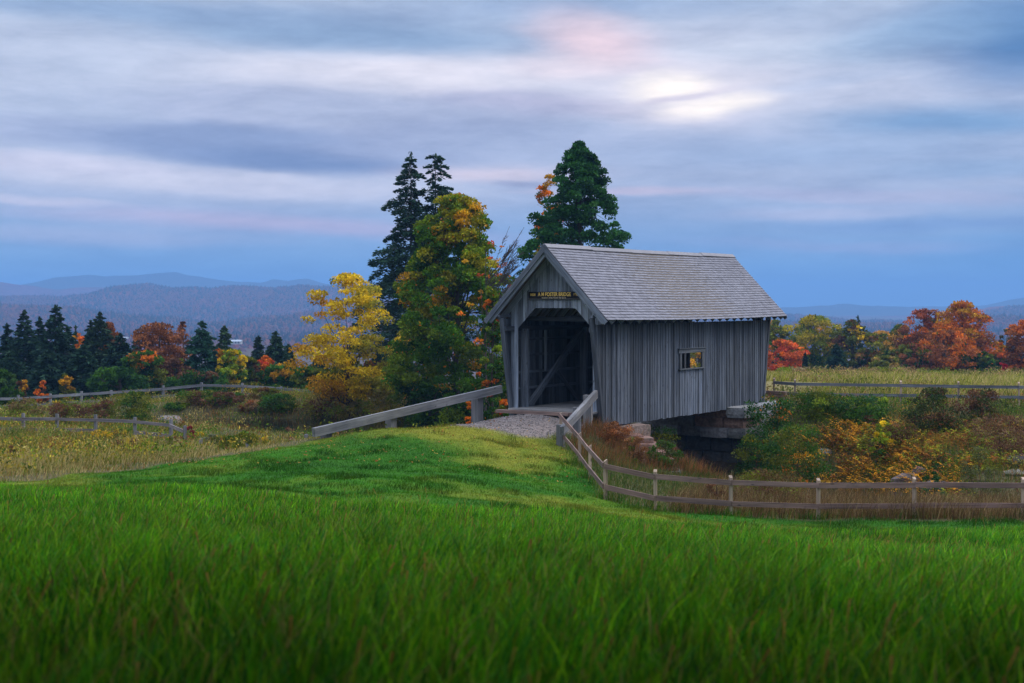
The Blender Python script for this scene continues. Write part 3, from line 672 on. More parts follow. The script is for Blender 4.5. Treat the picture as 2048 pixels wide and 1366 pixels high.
def tree(name, px, d, top, width, pal, label, kind='oval', n=5000, leaf=.28, cb=.12, group=None, seed=None, base=None, tone=None, cat_='tree',
         trunk=None, bark=(.075, .06, .05), clump=.13, flat=.75, bare=0, droop=0, depthw=None, lean=0, gap=0, lpc=85):
    """px,top,width in photo pixels at depth d -> metres; pal [(colour, weight, where)]"""
    seed = seed or int(px*7+top*3); r = np.random.default_rng(seed); random.seed(seed)
    x = X(px, d); y = d; z0 = h1(x, y) if base is None else base; h = CZ+(HY-top)*d/F-z0; W = width*d/F
    root = empty(name, (x, y, z0), label, cat_, group)
    K = max(10, int(n/lpc)) ; t = r.random(K*3); R = profile(kind, t)
    th = r.uniform(0, 2*PI, K*3); lobes = 1+.20*np.sin(th*2+seed)+.18*np.sin(th*3+t*9+seed*.7)+.20*np.sin(t*19+th*2+seed)
    rr = W/2*(1-clump*1.1)*R*np.clip(lobes, .5, 1.12)*r.random(K*3)**.42
    cl = np.stack([np.cos(th)*rr+lean*W*t, np.sin(th)*rr*(depthw or 1), h*(cb+(1-cb-.03)*t)], -1)[:K]
    if gap: cl = cl[vnoise(cl[:, 0]*3+cl[:, 1], cl[:, 2]*3, W*.5, seed) > gap]
    K = len(cl); t = (cl[:, 2]/h-cb)/(1-cb); cr = W*clump*r.uniform(.55, 1.25, K)*(1-.35*t)
    cl[:, 2] = np.minimum(cl[:, 2], h-cr*flat*.8)
    V, Fc, k, P = cloud_leaves(cl, cr, n, leaf, r, flat, droop)
    ws = []
    hn = vnoise(cl[:, 0]*1.0+31, cl[:, 2]*1.0+cl[:, 1]*.5, W*.22+.01, seed+1)
    for (c_, wgt, where) in pal:
        q = np.full(K, float(wgt))
        if where == 'top': q *= np.clip((t-.35)*3, .03, 2.2)
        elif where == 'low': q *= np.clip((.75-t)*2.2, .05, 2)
        elif where == 'right': q *= np.clip(cl[:, 0]/W*6, .02, 2.5)
        elif where == 'left': q *= np.clip(-cl[:, 0]/W*6, .02, 2.5)
        elif where == 'patch': q *= (hn > .62)*3+.05
        elif where == 'patch2': q *= (hn < .36)*3+.05
        elif where == 'out': q *= np.clip((np.hypot(cl[:, 0], cl[:, 1])/W*2-.4)*2.5, .05, 2)
        ws.append(q)
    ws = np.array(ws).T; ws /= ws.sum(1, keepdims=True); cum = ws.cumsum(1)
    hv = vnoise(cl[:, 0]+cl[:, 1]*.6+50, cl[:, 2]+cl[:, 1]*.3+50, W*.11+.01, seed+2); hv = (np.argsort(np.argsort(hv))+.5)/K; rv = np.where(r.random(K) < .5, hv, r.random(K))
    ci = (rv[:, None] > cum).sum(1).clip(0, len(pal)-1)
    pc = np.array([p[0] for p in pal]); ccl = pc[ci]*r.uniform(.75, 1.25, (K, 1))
    lc = ccl[k]*r.uniform(.7, 1.35, (n, 1)); sw = r.random(n) < .04; lc[sw] = pc[r.integers(0, len(pal), sw.sum())]
    o = arr((x, y, z0))
    # trunk and limbs
    mb = MB(); tr = trunk or W*.035; tops = h*(.86 if kind != 'spread' else .6)
    tp = [Vector((x, y, z0-.25))]+[Vector((x+lean*W*f+random.uniform(-.02, .02)*W, y+random.uniform(-.02, .02)*W, z0+tops*f)) for f in (.12, .3, .5, .7, .85, 1)]
    rad = [tr*1.35, tr, tr*.86, tr*.68, tr*.45, tr*.28, tr*.1]; mb.tube(tp, rad, 7, bark)
    def trunk_at(zr):
        f = max(0., min(1., zr/tops)); fs = [0, .12, .3, .5, .7, .85, 1]
        for i in range(6):
            if f <= fs[i+1]:
                u_ = (f-fs[i])/(fs[i+1]-fs[i]); return tp[i].lerp(tp[i+1], u_), rad[i]*(1-u_)+rad[i+1]*u_
        return tp[-1], rad[-1]
    order = r.permutation(K); nprim = min(K, 16 if n > 9000 else 8); prim = []
    for i in order[:nprim]:
        tgt = Vector(cl[i]+o); zz = max(h*cb*.55, cl[i][2]*.62-abs(cl[i][0])*.1); p0, r0 = trunk_at(zz); r0 = min(r0*.55, tr*.5)
        mid = p0.lerp(tgt, .5)+Vector((0, 0, -.04*W)); mb.tube([p0, mid, tgt], [r0, r0*.6, r0*.15], 5, bark); prim.append((p0, mid, tgt, r0))
    for i in order[nprim:nprim+(K//2 if n > 9000 else K//5)]:
        tgt = Vector(cl[i]+o); b = min(prim, key=lambda q: min((q[1]-tgt).length, (q[2]-tgt).length)); s0 = b[1] if (b[1]-tgt).length < (b[2]-tgt).length else b[1].lerp(b[2], .6)
        r0 = b[3]*.35; mb.tube([s0, s0.lerp(tgt, .5)+Vector((0, 0, .03*W)), tgt], [r0, r0*.6, r0*.2], 4, bark, False)
    for i in range(bare):        # leafless twigs standing out of the crown
        a = random.uniform(-.2, .6); q = trunk_at(h*random.uniform(.45, .72))[0]
        e = q+Vector((math.cos(a)*W*random.uniform(.3, .62), random.uniform(-.2, .1)*W, h*random.uniform(.08, .26)))
        mb.tube([q, q.lerp(e, .5)+Vector((0, 0, -.1)), e], [tr*.28, tr*.16, .008], 4, (.09, .075, .07), False)
        for j in range(7):
            s_ = q.lerp(e, random.uniform(.45, .95)); e2 = s_+Vector((random.uniform(.1, .9), random.uniform(-.4, .4), random.uniform(.2, .9)))*W*.13
            mb.tube([s_, e2], [.018, .006], 3, (.09, .075, .07), False)
            for q_ in range(2):
                s3 = s_.lerp(e2, random.uniform(.4, .9)); mb.tube([s3, s3+Vector((random.uniform(-.2, .7), random.uniform(-.3, .3), random.uniform(.1, .7)))*W*.07], [.010, .004], 3, (.09, .075, .07), False)
    mb.build('trunk', M_BARK, root, smooth=True)
    mesh_np('crown', V+o, Fc, np.repeat(lc, 4, 0), M_LEAF, root)
    return root

def conifer(name, px, d, top, width, col, label, n=5000, needle=.35, cb=.05, p=.85, group=None, seed=None, droop=.15, trunk=None, levels=None, base=None, ragged=.25, one_side=None, fat=.22, cat_='conifer', minr=.04, nb=6, up=0):
    seed = seed or int(px*5+top); r = np.random.default_rng(seed); random.seed(seed)
    x = X(px, d); y = d; z0 = h1(x, y) if base is None else base; h = CZ+(HY-top)*d/F-z0; W = width*d/F
    root = empty(name, (x, y, z0), label, cat_, group)
    lv = levels or max(14, int(h*2.4)); T = (np.arange(lv)+r.uniform(-.3, .3, lv))/lv; T = np.clip(T, 0, .985)
    B = []
    for i, t in enumerate(T):
        for j in range(nb):
            a = 2*PI*(j+r.random()*.8)/nb+i*1.3
            Lb = W/2*((1-t)**p+minr)*(1-ragged+ragged*2*r.random())
            if one_side is not None and math.cos(a)*one_side < -.2 and r.random() < .55: Lb *= .45
            tj = min(.985, max(0., t+r.normal(0, .9)/lv)); B.append((tj, a, Lb))
    B = np.array(B); nbt = len(B); wgt = B[:, 2]**1.3+.02*W; k = r.choice(nbt, n, p=wgt/wgt.sum())
    s = r.uniform(.12, 1, n)**.75; t, a, Lb = B[k].T
    lat = (r.random(n)-.5)*2*fat*Lb*(1.15-s)*1.6; zz = h*(cb+(1-cb)*t)
    dr = droop*(.6+.8*r.random(nbt))[k]
    px_ = np.cos(a)*Lb*s-np.sin(a)*lat; py_ = np.sin(a)*Lb*s+np.cos(a)*lat
    pz = zz+Lb*(up*s-dr*s*s*2+.10*s)-np.abs(lat)*.25+r.normal(0, .11, n)*Lb*(1.3-s)-.03
    P = np.stack([px_, py_, pz], -1)+arr((x, y, z0)); ii = P[:, 2] > z0+.02
    sg = np.sign(lat); D = unit(np.stack([np.cos(a)-np.sin(a)*sg*.8, np.sin(a)+np.cos(a)*sg*.8, r.uniform(-.5, .35, n)], -1)+r.normal(0, .3, (n, 3)))
    P = P[ii]; D = D[ii]; m = len(P); s2 = needle*r.uniform(.6, 1.3, m)
    V, Fc = kites(P, D, s2, s2*.36, r)
    bc = (r.uniform(.7, 1.3, nbt))[k][ii]; c = arr(col)*(bc*r.uniform(.7, 1.35, m))[:, None]; c[:, 1] *= 1+.15*(s[ii]-.5)
    # leader
    q = 60; Lz = h*(1-.05*r.random(q)); Pq = np.stack([r.normal(0, .012*W, q), r.normal(0, .012*W, q), Lz], -1)+arr((x, y, z0))
    Vq, Fq = kites(Pq, unit(np.stack([r.normal(0, .4, q), r.normal(0, .4, q), np.ones(q)], -1)), needle*.7, needle*.22, r)
    V = np.concatenate([V, Vq]); Fc = np.concatenate([Fc, Fq+m*4]); c = np.concatenate([c, np.tile(arr(col), (q, 1))])
    mb = MB(); tr = trunk or max(.05, h*.014)
    mb.tube([(x, y, z0-.3), (x, y, z0+h*.3), (x, y, z0+h*.65), (x, y, z0+h*.995)], [tr*1.2, tr*.8, tr*.45, .012], 7, (.06, .048, .042))
    st = 1 if n > 9000 else 3
    for (t_, a_, L_) in B[::st]:
        zb = z0+h*(cb+(1-cb)*t_); e = Vector((x+math.cos(a_)*L_*.85, y+math.sin(a_)*L_*.85, zb+L_*(up*.85-droop*1.4+.08)))
        b0 = Vector((x, y, zb)); m_ = b0.lerp(e, .5)+Vector((0, 0, L_*.06)); rb = min(tr*.35, L_*.02)
        mb.tube([b0, m_, e], [rb, rb*.7, rb*.2], 4, (.06, .048, .042), False)
    mb.build('trunk', M_BARK, root, smooth=True)
    mesh_np('crown', V, Fc, np.repeat(c, 4, 0), M_NEEDLE, root)
    return root

# palettes
GRN = (.045, .115, .010); DGR = (.022, .065, .010); OLV = (.12, .135, .012); YEL = (.64, .45, .015); GOLD = (.48, .25, .012); ORG = (.62, .17, .012); RED = (.50, .075, .022)
RUST = (.24, .085, .028); BRN = (.13, .06, .03); LIME = (.20, .27, .015); SPR = (.022, .050, .030); PINE = (.030, .085, .035)

# hero trees ------------------------------------------------------------
conifer('spruce_tree', 822, 96, 304, 162, (.030, .064, .040), 'tall ragged spruce behind the maple, left one of the twin pair', n=30000, needle=.27, cb=.16, p=.66, levels=40, ragged=.55, fat=.26, one_side=-1, trunk=.16, nb=4, minr=.10, group='twin spruces behind the maple')
conifer('spruce_tree', 871, 97, 307, 128, (.028, .062, .038), 'narrower spruce behind the maple, right one of the twin pair', n=22000, needle=.27, cb=.2, p=.5, levels=40, ragged=.5, fat=.26, trunk=.14, nb=4, minr=.12, one_side=1, group='twin spruces behind the maple')
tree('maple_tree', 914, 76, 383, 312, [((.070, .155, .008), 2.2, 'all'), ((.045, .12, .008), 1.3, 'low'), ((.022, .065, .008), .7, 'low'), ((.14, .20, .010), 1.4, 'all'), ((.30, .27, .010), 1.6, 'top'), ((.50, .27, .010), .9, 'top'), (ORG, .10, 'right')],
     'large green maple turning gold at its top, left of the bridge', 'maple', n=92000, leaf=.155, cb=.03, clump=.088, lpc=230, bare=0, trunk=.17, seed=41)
tree('young_maple', 985, 66, 555, 76, [(GRN, 1.3, 'all'), (LIME, .8, 'top'), (ORG, .3, 'patch'), (RED, .14, 'patch2'), (DGR, .5, 'low')],
     'slim maple with scarlet patches touching the bridge corner', 'egg', n=12000, leaf=.12, cb=.03, clump=.15, trunk=.06, seed=12)
tree('bare_tree', 972, 71, 428, 130, [(ORG, 1, 'all'), (RED, .5, 'all'), (GOLD, 1, 'all')], 'nearly bare tree fanning thin twigs between the maple and the roof', 'oval', n=420, leaf=.12, cb=.3, clump=.08, bare=44, trunk=.06, seed=14, lpc=20)
tree('yellow_tree', 698, 80, 543, 262, [(YEL, 1.8, 'all'), (GOLD, .55, 'left'), ((.33, .30, .03), .7, 'right'), (OLV, .25, 'low')],
     'spreading yellow tree with a leaning trunk beyond the pond', 'spread', n=21000, leaf=.15, cb=.2, clump=.105, lpc=150, flat=.55, droop=.5, trunk=.13, seed=77, gap=.2, bark=(.045, .036, .03))
tree('pine_tree', 1158, 86, 275, 282, [((.036, .125, .026), 1.4, 'all'), ((.026, .085, .026), 1.0, 'all'), ((.055, .155, .028), .8, 'out')], 'broad dark green pine standing behind the bridge roof', 'cone', n=80000, leaf=.17, cb=.10, clump=.068, flat=.8, lpc=190, trunk=.22, cat_='conifer', bark=(.05, .042, .036))
tree('orange_tree', 1098, 92, 338, 84, [(GOLD, 1, 'all'), (ORG, .5, 'top'), (OLV, .9, 'low'), (GRN, .5, 'low')], 'thin gold and orange tree half hidden behind the pine', 'oval', n=10000, leaf=.15, cb=.1, clump=.16, trunk=.1)
tree('olive_tree', 1072, 80, 500, 74, [(OLV, 1, 'all'), (GRN, .8, 'all'), (GOLD, .35, 'top')], 'low olive green tree just left of the roof peak behind the bridge', 'egg', n=6000, leaf=.15, cb=.05, clump=.16, trunk=.07)

# unseen maple added behind the camera so its crown shades the nearest grass
def added_shade_tree():
    r = np.random.default_rng(99); random.seed(99); x, y = -4.5, -3.2; z0 = h1(x, y)
    root = empty('added_shade_tree', (x, y, z0), 'unseen large maple added behind the viewpoint to shade the near grass', 'tree')
    K = 620; th = r.uniform(0, 2*PI, K); q = r.random(K)**.5; t = r.random(K)
    cl = np.stack([1.5+np.cos(th)*q*15, np.sin(th)*q*14, z0+5.0+t*5*(1-.5*q)+.8*q], -1)
    cl[:, 2] = np.maximum(cl[:, 2], CZ+2.2+np.maximum(cl[:, 1], 0)*.34); cl = cl[(cl[:, 1] < 9.8)]; cr = r.uniform(.9, 1.5, len(cl))
    V, Fc, k, P = cloud_leaves(cl, cr, 80000, .42, r, .6)
    ok = (P[:, 2] > CZ+.9+np.maximum(P[:, 1], 0)*.27) & (P[:, 1] < 10.8); Fk = Fc[ok]
    mb = MB(); mb.tube([(x, y, z0-.3), (x, y, z0+2), (x+.2, y, z0+5), (x, y+.3, z0+9)], [.6, .45, .35, .1], 10, (.075, .06, .05))
    for i in range(0, len(cl), 9):
        p0 = Vector((x+.1, y, z0+random.uniform(2.6, 5.5))); e = Vector(cl[i]); mb.tube([p0, p0.lerp(e, .5)+Vector((0, 0, .4)), e], [.16, .10, .03], 6, (.075, .06, .05), False)
    mb.build('trunk', M_BARK, root, smooth=True)
    mesh_np('crown', V, Fk, np.repeat(arr((.05, .09, .02))*r.uniform(.6, 1.4, (80000, 1)), 4, 0), M_LEAF, root)
added_shade_tree()

# tree belt beyond the left meadow ---------------------------------------
GL = 'trees beyond the left meadow'
for a in [
 ('spruce_tree', -60, 150, 640, 70, SPR, 'dark spruce beyond the left meadow just past the photo edge'),
 ('spruce_tree', 14, 152, 648, 56, SPR, 'dark spruce at the far left end of the belt'),
 ('spruce_tree', 48, 148, 621, 84, SPR, 'broad dark spruce, second tall one from the left'),
 ('spruce_tree', 79, 156, 635, 58, SPR, 'narrow spruce between the two tallest left spruces'),
 ('spruce_tree', 111, 146, 611, 90, SPR, 'tallest dark spruce of the left belt'),
 ('spruce_tree', 134, 150, 652, 70, SPR, 'spruce close against the right side of the tallest left spruce'),
 ('spruce_tree', 151, 190, 652, 20, DGR, 'thin spire of a spruce beside the small orange crown'),
 ('spruce_tree', 182, 152, 642, 56, SPR, 'spruce just left of the rust edged spruce'),
 ('spruce_tree', 200, 147, 625, 84, (.03, .055, .028), 'tall spruce in front of a rust coloured tree'),
 ('spruce_tree', 241, 144, 668, 96, (.018, .042, .026), 'low wide very dark spruce left of the round green and orange tree'),
 ('spruce_tree', 166, 141, 690, 90, (.020, .048, .026), 'low dark spruce in front of the orange crown'),
 ('spruce_tree', 272, 175, 660, 30, SPR, 'small spruce top peeping left of the rust tree'),
 ('spruce_tree', 404, 146, 643, 88, (.024, .070, .040), 'bright dark green spruce standing alone right of the rust tree'),
 ('spruce_tree', 449, 165, 653, 62, (.045, .085, .035), 'lighter green larch like conifer behind yellow shrubs'),
 ('spruce_tree', 517, 168, 673, 40, (.030, .058, .036), 'small spruce left of the orange patch near the farmhouse'),
 ('spruce_tree', 552, 158, 664, 70, (.030, .062, .032), 'dark spruce nearest the yellow tree'),
 ('spruce_tree', 577, 162, 690, 44, (.032, .066, .034), 'short spruce against the right of the nearest spruce'),
 ('spruce_tree', 640, 150, 708, 60, (.032, .062, .03), 'short dark spruce behind the yellow tree, left side'),
 ('spruce_tree', 690, 140, 700, 66, (.026, .055, .03), 'short dark spruce behind the yellow tree trunk'),
 ('spruce_tree', 788, 140, 680, 70, (.026, .05, .03), 'short dark spruce between the yellow tree and the maple'),
 ('spruce_tree', 22, 138, 705, 80, (.020, .046, .024), 'low dark spruce in front of the far left spruces'),
 ('spruce_tree', 96, 139, 700, 84, (.020, .046, .026), 'low dark spruce at the foot of the tallest left spruce'),
]:
    a = a[:2]+(a[2]*.76,)+(a[3],)+(a[4]*1.28,)+a[5:]; conifer(*a, n=6500 if a[4] > 50 else 2200, needle=.42, levels=26, p=.8, ragged=.28, group=GL, nb=6, fat=.3)
for a in [
 ('bushy_tree', 0, 128, 740, 70, [(GRN, 1, 'all'), ((.06, .12, .025), 1, 'all')], 'rounded green tree at the left edge below the spruces', 'round', 4500, .3),
 ('orange_tree', 156, 165, 664, 44, [(ORG, .6, 'all'), (GOLD, 1, 'all')], 'small orange crown showing between the left spruces', 'round', 2200, .32),
 ('rust_tree', 218, 160, 645, 66, [(RUST, 1, 'all'), ((.35, .13, .03), .6, 'all')], 'rust coloured tree tucked behind the tall spruce', 'oval', 3800, .34),
 ('rust_tree', 318, 160, 646, 132, [(RUST, 1.2, 'all'), (BRN, .6, 'all'), ((.33, .12, .035), .5, 'top')], 'big rounded rust brown tree in the middle of the left belt', 'round', 8500, .30),
 ('bare_tree', 368, 166, 640, 54, [(BRN, 1, 'all'), (RUST, .6, 'all')], 'thin nearly bare reddish tree right of the big rust tree', 'oval', 1300, .26),
 ('mixed_tree', 291, 142, 702, 98, [(GRN, .9, 'all'), (DGR, .9, 'low'), (ORG, .35, 'top'), (OLV, .8, 'all'), (GOLD, .3, 'out')], 'round green tree with orange tinges in front of the rust tree', 'round', 6500, .28),
 ('mixed_tree', 352, 144, 716, 74, [(BRN, 1, 'all'), (OLV, .6, 'all'), (GOLD, .4, 'low')], 'brown shrubby tree left of the lone bright spruce', 'oval', 3800, .3),
 ('orange_tree', 437, 150, 694, 46, [(ORG, 1, 'top'), (GOLD, .8, 'all'), (OLV, .5, 'low')], 'bright orange topped tree right of the lone bright spruce', 'oval', 3000, .28),
 ('yellow_green_tree', 466, 145, 700, 72, [(YEL, .45, 'all'), (LIME, .7, 'all'), (OLV, 1, 'low'), (GRN, .6, 'low')], 'yellow green tree right of the orange topped tree', 'round', 4800, .28),
 ('olive_tree', 497, 148, 712, 58, [(OLV, 1.2, 'all'), (BRN, .4, 'all'), (GRN, .6, 'low')], 'olive tree between the yellow green and flame orange ones', 'round', 3600, .28),
 ('orange_tree', 531, 150, 712, 46, [(ORG, 1.2, 'top'), (RED, .4, 'top'), (OLV, .8, 'low')], 'flame orange crown beside the nearest spruce', 'oval', 2800, .28),
 ('mixed_tree', 566, 138, 728, 84, [(GRN, 1, 'all'), (GOLD, .6, 'top'), (DGR, .6, 'low')], 'low green tree edged with gold left of the yellow tree', 'round', 4800, .27),
 ('olive_tree', 620, 132, 735, 70, [(GRN, .8, 'all'), (OLV, 1, 'all')], 'low green tree under the left boughs of the yellow tree', 'round', 3600, .27),
 ('yellow_shrub', 132, 131, 748, 44, [(OLV, 1, 'all'), (GOLD, .5, 'top'), (GRN, .6, 'low')], 'small olive gold tree at the foot of the left spruces', 'oval', 2400, .24),
 ('orange_shrub', 86, 130, 762, 30, [(ORG, 1, 'all'), (RED, .5, 'all'), (BRN, .4, 'low')], 'small orange sapling under the tallest left spruce', 'oval', 1300, .22),
 ('rust_shrub', 44, 129, 758, 34, [(GOLD, .8, 'all'), (BRN, 1, 'all')], 'small brown and gold sapling at the far left', 'oval', 1300, .22),
 ('rust_tree', 755, 128, 720, 90, [(RUST, .9, 'all'), (OLV, .7, 'all'), (GRN, .5, 'low')], 'rust and green tree seen under the yellow tree', 'round', 4200, .27),
 ('rust_shrub', 590, 112, 770, 70, [(RUST, 1, 'all'), (BRN, .7, 'all'), ((.25, .14, .06), .6, 'all')], 'low reddish brown shrub behind the back fence end', 'round', 2600, .2),
 ('bushy_tree', 240, 135, 735, 110, [(DGR, 1, 'all'), (GRN, .5, 'all')], 'low dark green thicket tree under the left belt', 'round', 4200, .3),
 ('bushy_tree', 400, 138, 745, 120, [(DGR, 1, 'all'), (GRN, .6, 'all'), (BRN, .5, 'top')], 'low dark shrubby tree under the lone bright spruce', 'round', 4200, .3),
]:
    nm, px, d, top, wd, pal, lab, kind, n, lf = a
    tree(nm, px, d*.76 if d > 119 else d, top, wd*1.12, pal, lab, kind, n=int(n*1.3), leaf=lf*.8, cb=.03, clump=.15, group=GL)

# tree belt beyond the right field ------------------------------------------
GR = 'trees beyond the right field'
conifer('spruce_tree', 1673, 148, 688, 62, (.022, .052, .03), 'small dark spruce in front of the right tree belt', n=4500, needle=.42, levels=22, group=GR)
conifer('juniper_tree', 1611, 138, 706, 13, (.018, .035, .025), 'tiny dark column shaped juniper at the field edge', n=1300, needle=.3, p=.3, levels=18, group=GR)
conifer('spruce_tree', 1996, 150, 718, 40, (.03, .07, .03), 'short green spruce under the right edge orange trees', n=2600, needle=.42, levels=18, group=GR)
conifer('spruce_tree', 1716, 172, 632, 40, (.035, .06, .028), 'dark spruce top rising from the middle of the right belt', n=2600, needle=.42, levels=18, group=GR)
for a in [
 ('olive_tree', 1545, 168, 640, 90, [(OLV, 1, 'all'), (GRN, .7, 'low'), (GOLD, .5, 'top')], 'olive gold tree peeking out from the bridge right corner', 'round', 6000, .30),
 ('red_maple', 1568, 150, 681, 84, [(RED, .8, 'all'), ((.62, .15, .03), 1.2, 'all'), (ORG, .5, 'all'), (OLV, .3, 'low')], 'bright scarlet orange maple beside the bridge far corner', 'round', 5200, .26),
 ('olive_tree', 1590, 156, 706, 60, [(GRN, 1, 'all'), (OLV, .8, 'all')], 'green tree between the scarlet maple and the yellow green maple', 'round', 3200, .28),
 ('yellow_green_maple', 1628, 166, 631, 122, [((.16, .19, .012), 1.2, 'all'), ((.36, .28, .015), 1, 'top'), (GRN, .8, 'low'), (DGR, .4, 'low'), (GOLD, .35, 'out')], 'large yellow green maple right of the scarlet one', 'round', 10000, .28),
 ('dark_tree', 1706, 162, 640, 84, [((.10, .12, .015), 1.2, 'all'), (BRN, .4, 'all'), (YEL, .2, 'top'), (GRN, .6, 'low'), (GOLD, .2, 'out')], 'dark olive brown tree behind the small spruce', 'oval', 7000, .28),
 ('rust_tree', 1662, 170, 668, 70, [(RUST, .8, 'all'), (OLV, .9, 'all')], 'olive and rust tree filling behind the small spruce', 'round', 4200, .3),
 ('peach_tree', 1760, 160, 662, 84, [((.50, .27, .04), 1.2, 'top'), ((.2, .2, .015), 1, 'all'), ((.25, .12, .03), .6, 'all'), (GRN, .5, 'low')], 'pale orange tree in the middle of the right belt', 'round', 6500, .27),
 ('olive_tree', 1800, 164, 650, 84, [(OLV, 1, 'all'), (GRN, .9, 'all'), ((.3, .16, .03), .5, 'top')], 'green olive tree left of the big orange maple', 'oval', 6200, .28),
 ('red_maple', 1852, 158, 618, 104, [((.34, .09, .04), 1, 'top'), (ORG, .4, 'all'), (RUST, .9, 'all'), (OLV, .8, 'low'), (GRN, .5, 'low')], 'dusky red crowned maple joined to the big orange maple', 'round', 9500, .27),
 ('orange_maple', 1925, 154, 602, 120, [((.50, .16, .022), 1.2, 'top'), (GOLD, .6, 'all'), (RUST, .8, 'all'), (OLV, .7, 'low'), (ORG, .6, 'patch')], 'biggest orange maple at the right of the field', 'oval', 13000, .26),
 ('orange_maple', 1890, 149, 660, 110, [(ORG, 1, 'patch'), ((.40, .13, .03), .9, 'all'), (RUST, .6, 'all'), (OLV, .9, 'low'), (GRN, .5, 'low')], 'lower rust orange maple in front of the biggest one', 'round', 8000, .26),
 ('olive_tree', 1822, 150, 690, 84, [(OLV, 1, 'all'), (RUST, .7, 'all'), (GRN, .7, 'low')], 'low olive rust tree in front of the dusky red maple', 'round', 4600, .27),
 ('lime_tree', 1962, 149, 705, 62, [(GRN, 1, 'all'), (LIME, .5, 'top'), (OLV, .5, 'all')], 'green leafy tree at the foot of the biggest orange maple', 'round', 3600, .27),
 ('orange_tree', 1994, 156, 684, 62, [(ORG, .8, 'top'), (GOLD, .5, 'top'), (OLV, 1, 'low')], 'small orange olive tree in the gap near the right edge', 'round', 3800, .28),
 ('olive_tree', 2014, 164, 658, 56, [((.12, .10, .03), 1, 'all'), (BRN, .4, 'all')], 'hazy olive brown tree behind the right edge orange tree', 'round', 3200, .28),
 ('orange_maple', 2054, 146, 640, 92, [((.5, .14, .02), 1.2, 'all'), (RUST, 1, 'all'), (BRN, .5, 'low')], 'fiery orange maple cut by the right edge', 'round', 8000, .26),
 ('red_shrub', 2004, 128, 726, 20, [((.42, .02, .03), 1, 'all')], 'small crimson sapling near the right edge', 'oval', 900, .2),
 ('gold_tree', 1770, 146, 712, 64, [(OLV, 1, 'all'), ((.30, .2, .04), .8, 'all')], 'low golden olive tree at the front of the right belt', 'round', 3200, .26),
 ('rust_tree', 2150, 150, 630, 120, [(RUST, 1, 'all'), (ORG, .6, 'all')], 'rust orange tree beyond the right edge', 'round', 4200, .3),
 ('olive_tree', 1480, 160, 650, 110, [(OLV, 1, 'all'), (GRN, .6, 'all'), (GOLD, .5, 'all')], 'olive tree seen through the bridge window', 'round', 4200, .3),
 ('gold_tree', 1400, 150, 670, 120, [(GOLD, .8, 'all'), (OLV, 1, 'all'), (YEL, .3, 'all')], 'gold green tree seen through the bridge window', 'round', 4200, .3),
]:
    nm, px, d, top, wd, pal, lab, kind, n, lf = a
    tree(nm, px, d, top, wd*1.18, pal, lab, kind, n=int(n*1.25), leaf=lf, cb=.0, clump=.13, group=GR)

# bushes ------------------------------------------------------------------
def bush(name, px, d, top, width, pal, label, n=2600, leaf=.07, kind='round', group=None, sink=.0, flat=.8, clump=.17, droop=0, cat_='bush', bark=(.08, .055, .04), trunk=.02, gap=0):
    x = X(px, d); return tree(name, px, d, top, width, pal, label, kind, n=n, leaf=leaf, cb=-.03, clump=clump, group=group, cat_=cat_, trunk=trunk, bark=bark, flat=flat, droop=droop, gap=gap)
def undergrowth(name, label, x, y, pal, hmin, hmax, per, leaf, seed, spread=.3):
    r = np.random.default_rng(seed); n = len(x); pal = np.array(pal)
    pi = (vnoise(x, y, 1.9, seed+1)*len(pal)*1.4-.2*len(pal)+r.normal(0, .5, n)).astype(int).clip(0, len(pal)-1)
    hh = r.uniform(hmin, hmax, n)*(.5+.8*vnoise(x, y, 1.3, seed+2)); z = H(x, y); k = np.repeat(np.arange(n), per); m = len(k)
    t = r.random(m)**.8; P = np.stack([x[k]+r.normal(0, spread, m)*(.4+.6*t), y[k]+r.normal(0, spread, m)*(.4+.6*t), z[k]+hh[k]*t], -1)
    D = unit(r.normal(0, .6, (m, 3))+arr((0, 0, .7))); sz = leaf*r.uniform(.6, 1.5, m); V, Fc = kites(P, D, sz, sz*.42, r)
    c = (pal[pi]*r.uniform(.7, 1.3, (n, 1)))[k]*r.uniform(.65, 1.4, (m, 1))
    tag(mesh_np(name, V, Fc, np.repeat(c, 4, 0), M_LEAF), label, 'undergrowth', kind='stuff')
r_ = np.random.default_rng(301); n_ = 5200; y_ = 36+54*r_.random(n_)**.9; x_ = r_.uniform(-.40, .0, n_)*(y_+2)
k_ = (y_ > lawn_back(x_)+.8) & (chan(x_, y_) > .3) & (vnoise(x_, y_, 3.5, 302) > .30) & ~((x_ > -2) & (y_ < 60)); x_, y_ = x_[k_], y_[k_]
k_ = ~((PX(x_, y_) > 440) & (y_ < 69) & (r_.random(len(x_)) < .8)); x_, y_ = x_[k_], y_[k_]
undergrowth('undergrowth', 'green gold brush and weeds mingled round the left fences and pond', x_, y_, [(.09, .17, .012), (.20, .23, .015), (.34, .25, .03), (.07, .12, .012), (.22, .10, .025), (.44, .34, .10)], .2, .75, 26, .09, 303)
n_ = 5200; y_ = r_.uniform(43, 62, n_); x_ = r_.uniform(.10, .42, n_)*(y_+2)
k_ = (chan(x_, y_) > .1) & (vnoise(x_, y_, 2.2, 305) > .22) & (PX(x_, y_) > 1470+(60-y_)*2) & (y_ < 60.2); x_, y_ = x_[k_], y_[k_]
undergrowth('brush', 'tangled green and rust brush on the bank right of the bridge', x_, y_, [(.06, .12, .012), (.13, .18, .015), (.06, .08, .012), (.25, .10, .02), (.15, .15, .02), (.32, .17, .03)], .2, .7, 26, .075, 306)
n_ = 3800; y_ = 61+42*r_.random(n_); x_ = r_.uniform(.15, .42, n_)*(y_+2); k_ = (vnoise(x_, y_, 4, 308) > .42); x_, y_ = x_[k_], y_[k_]
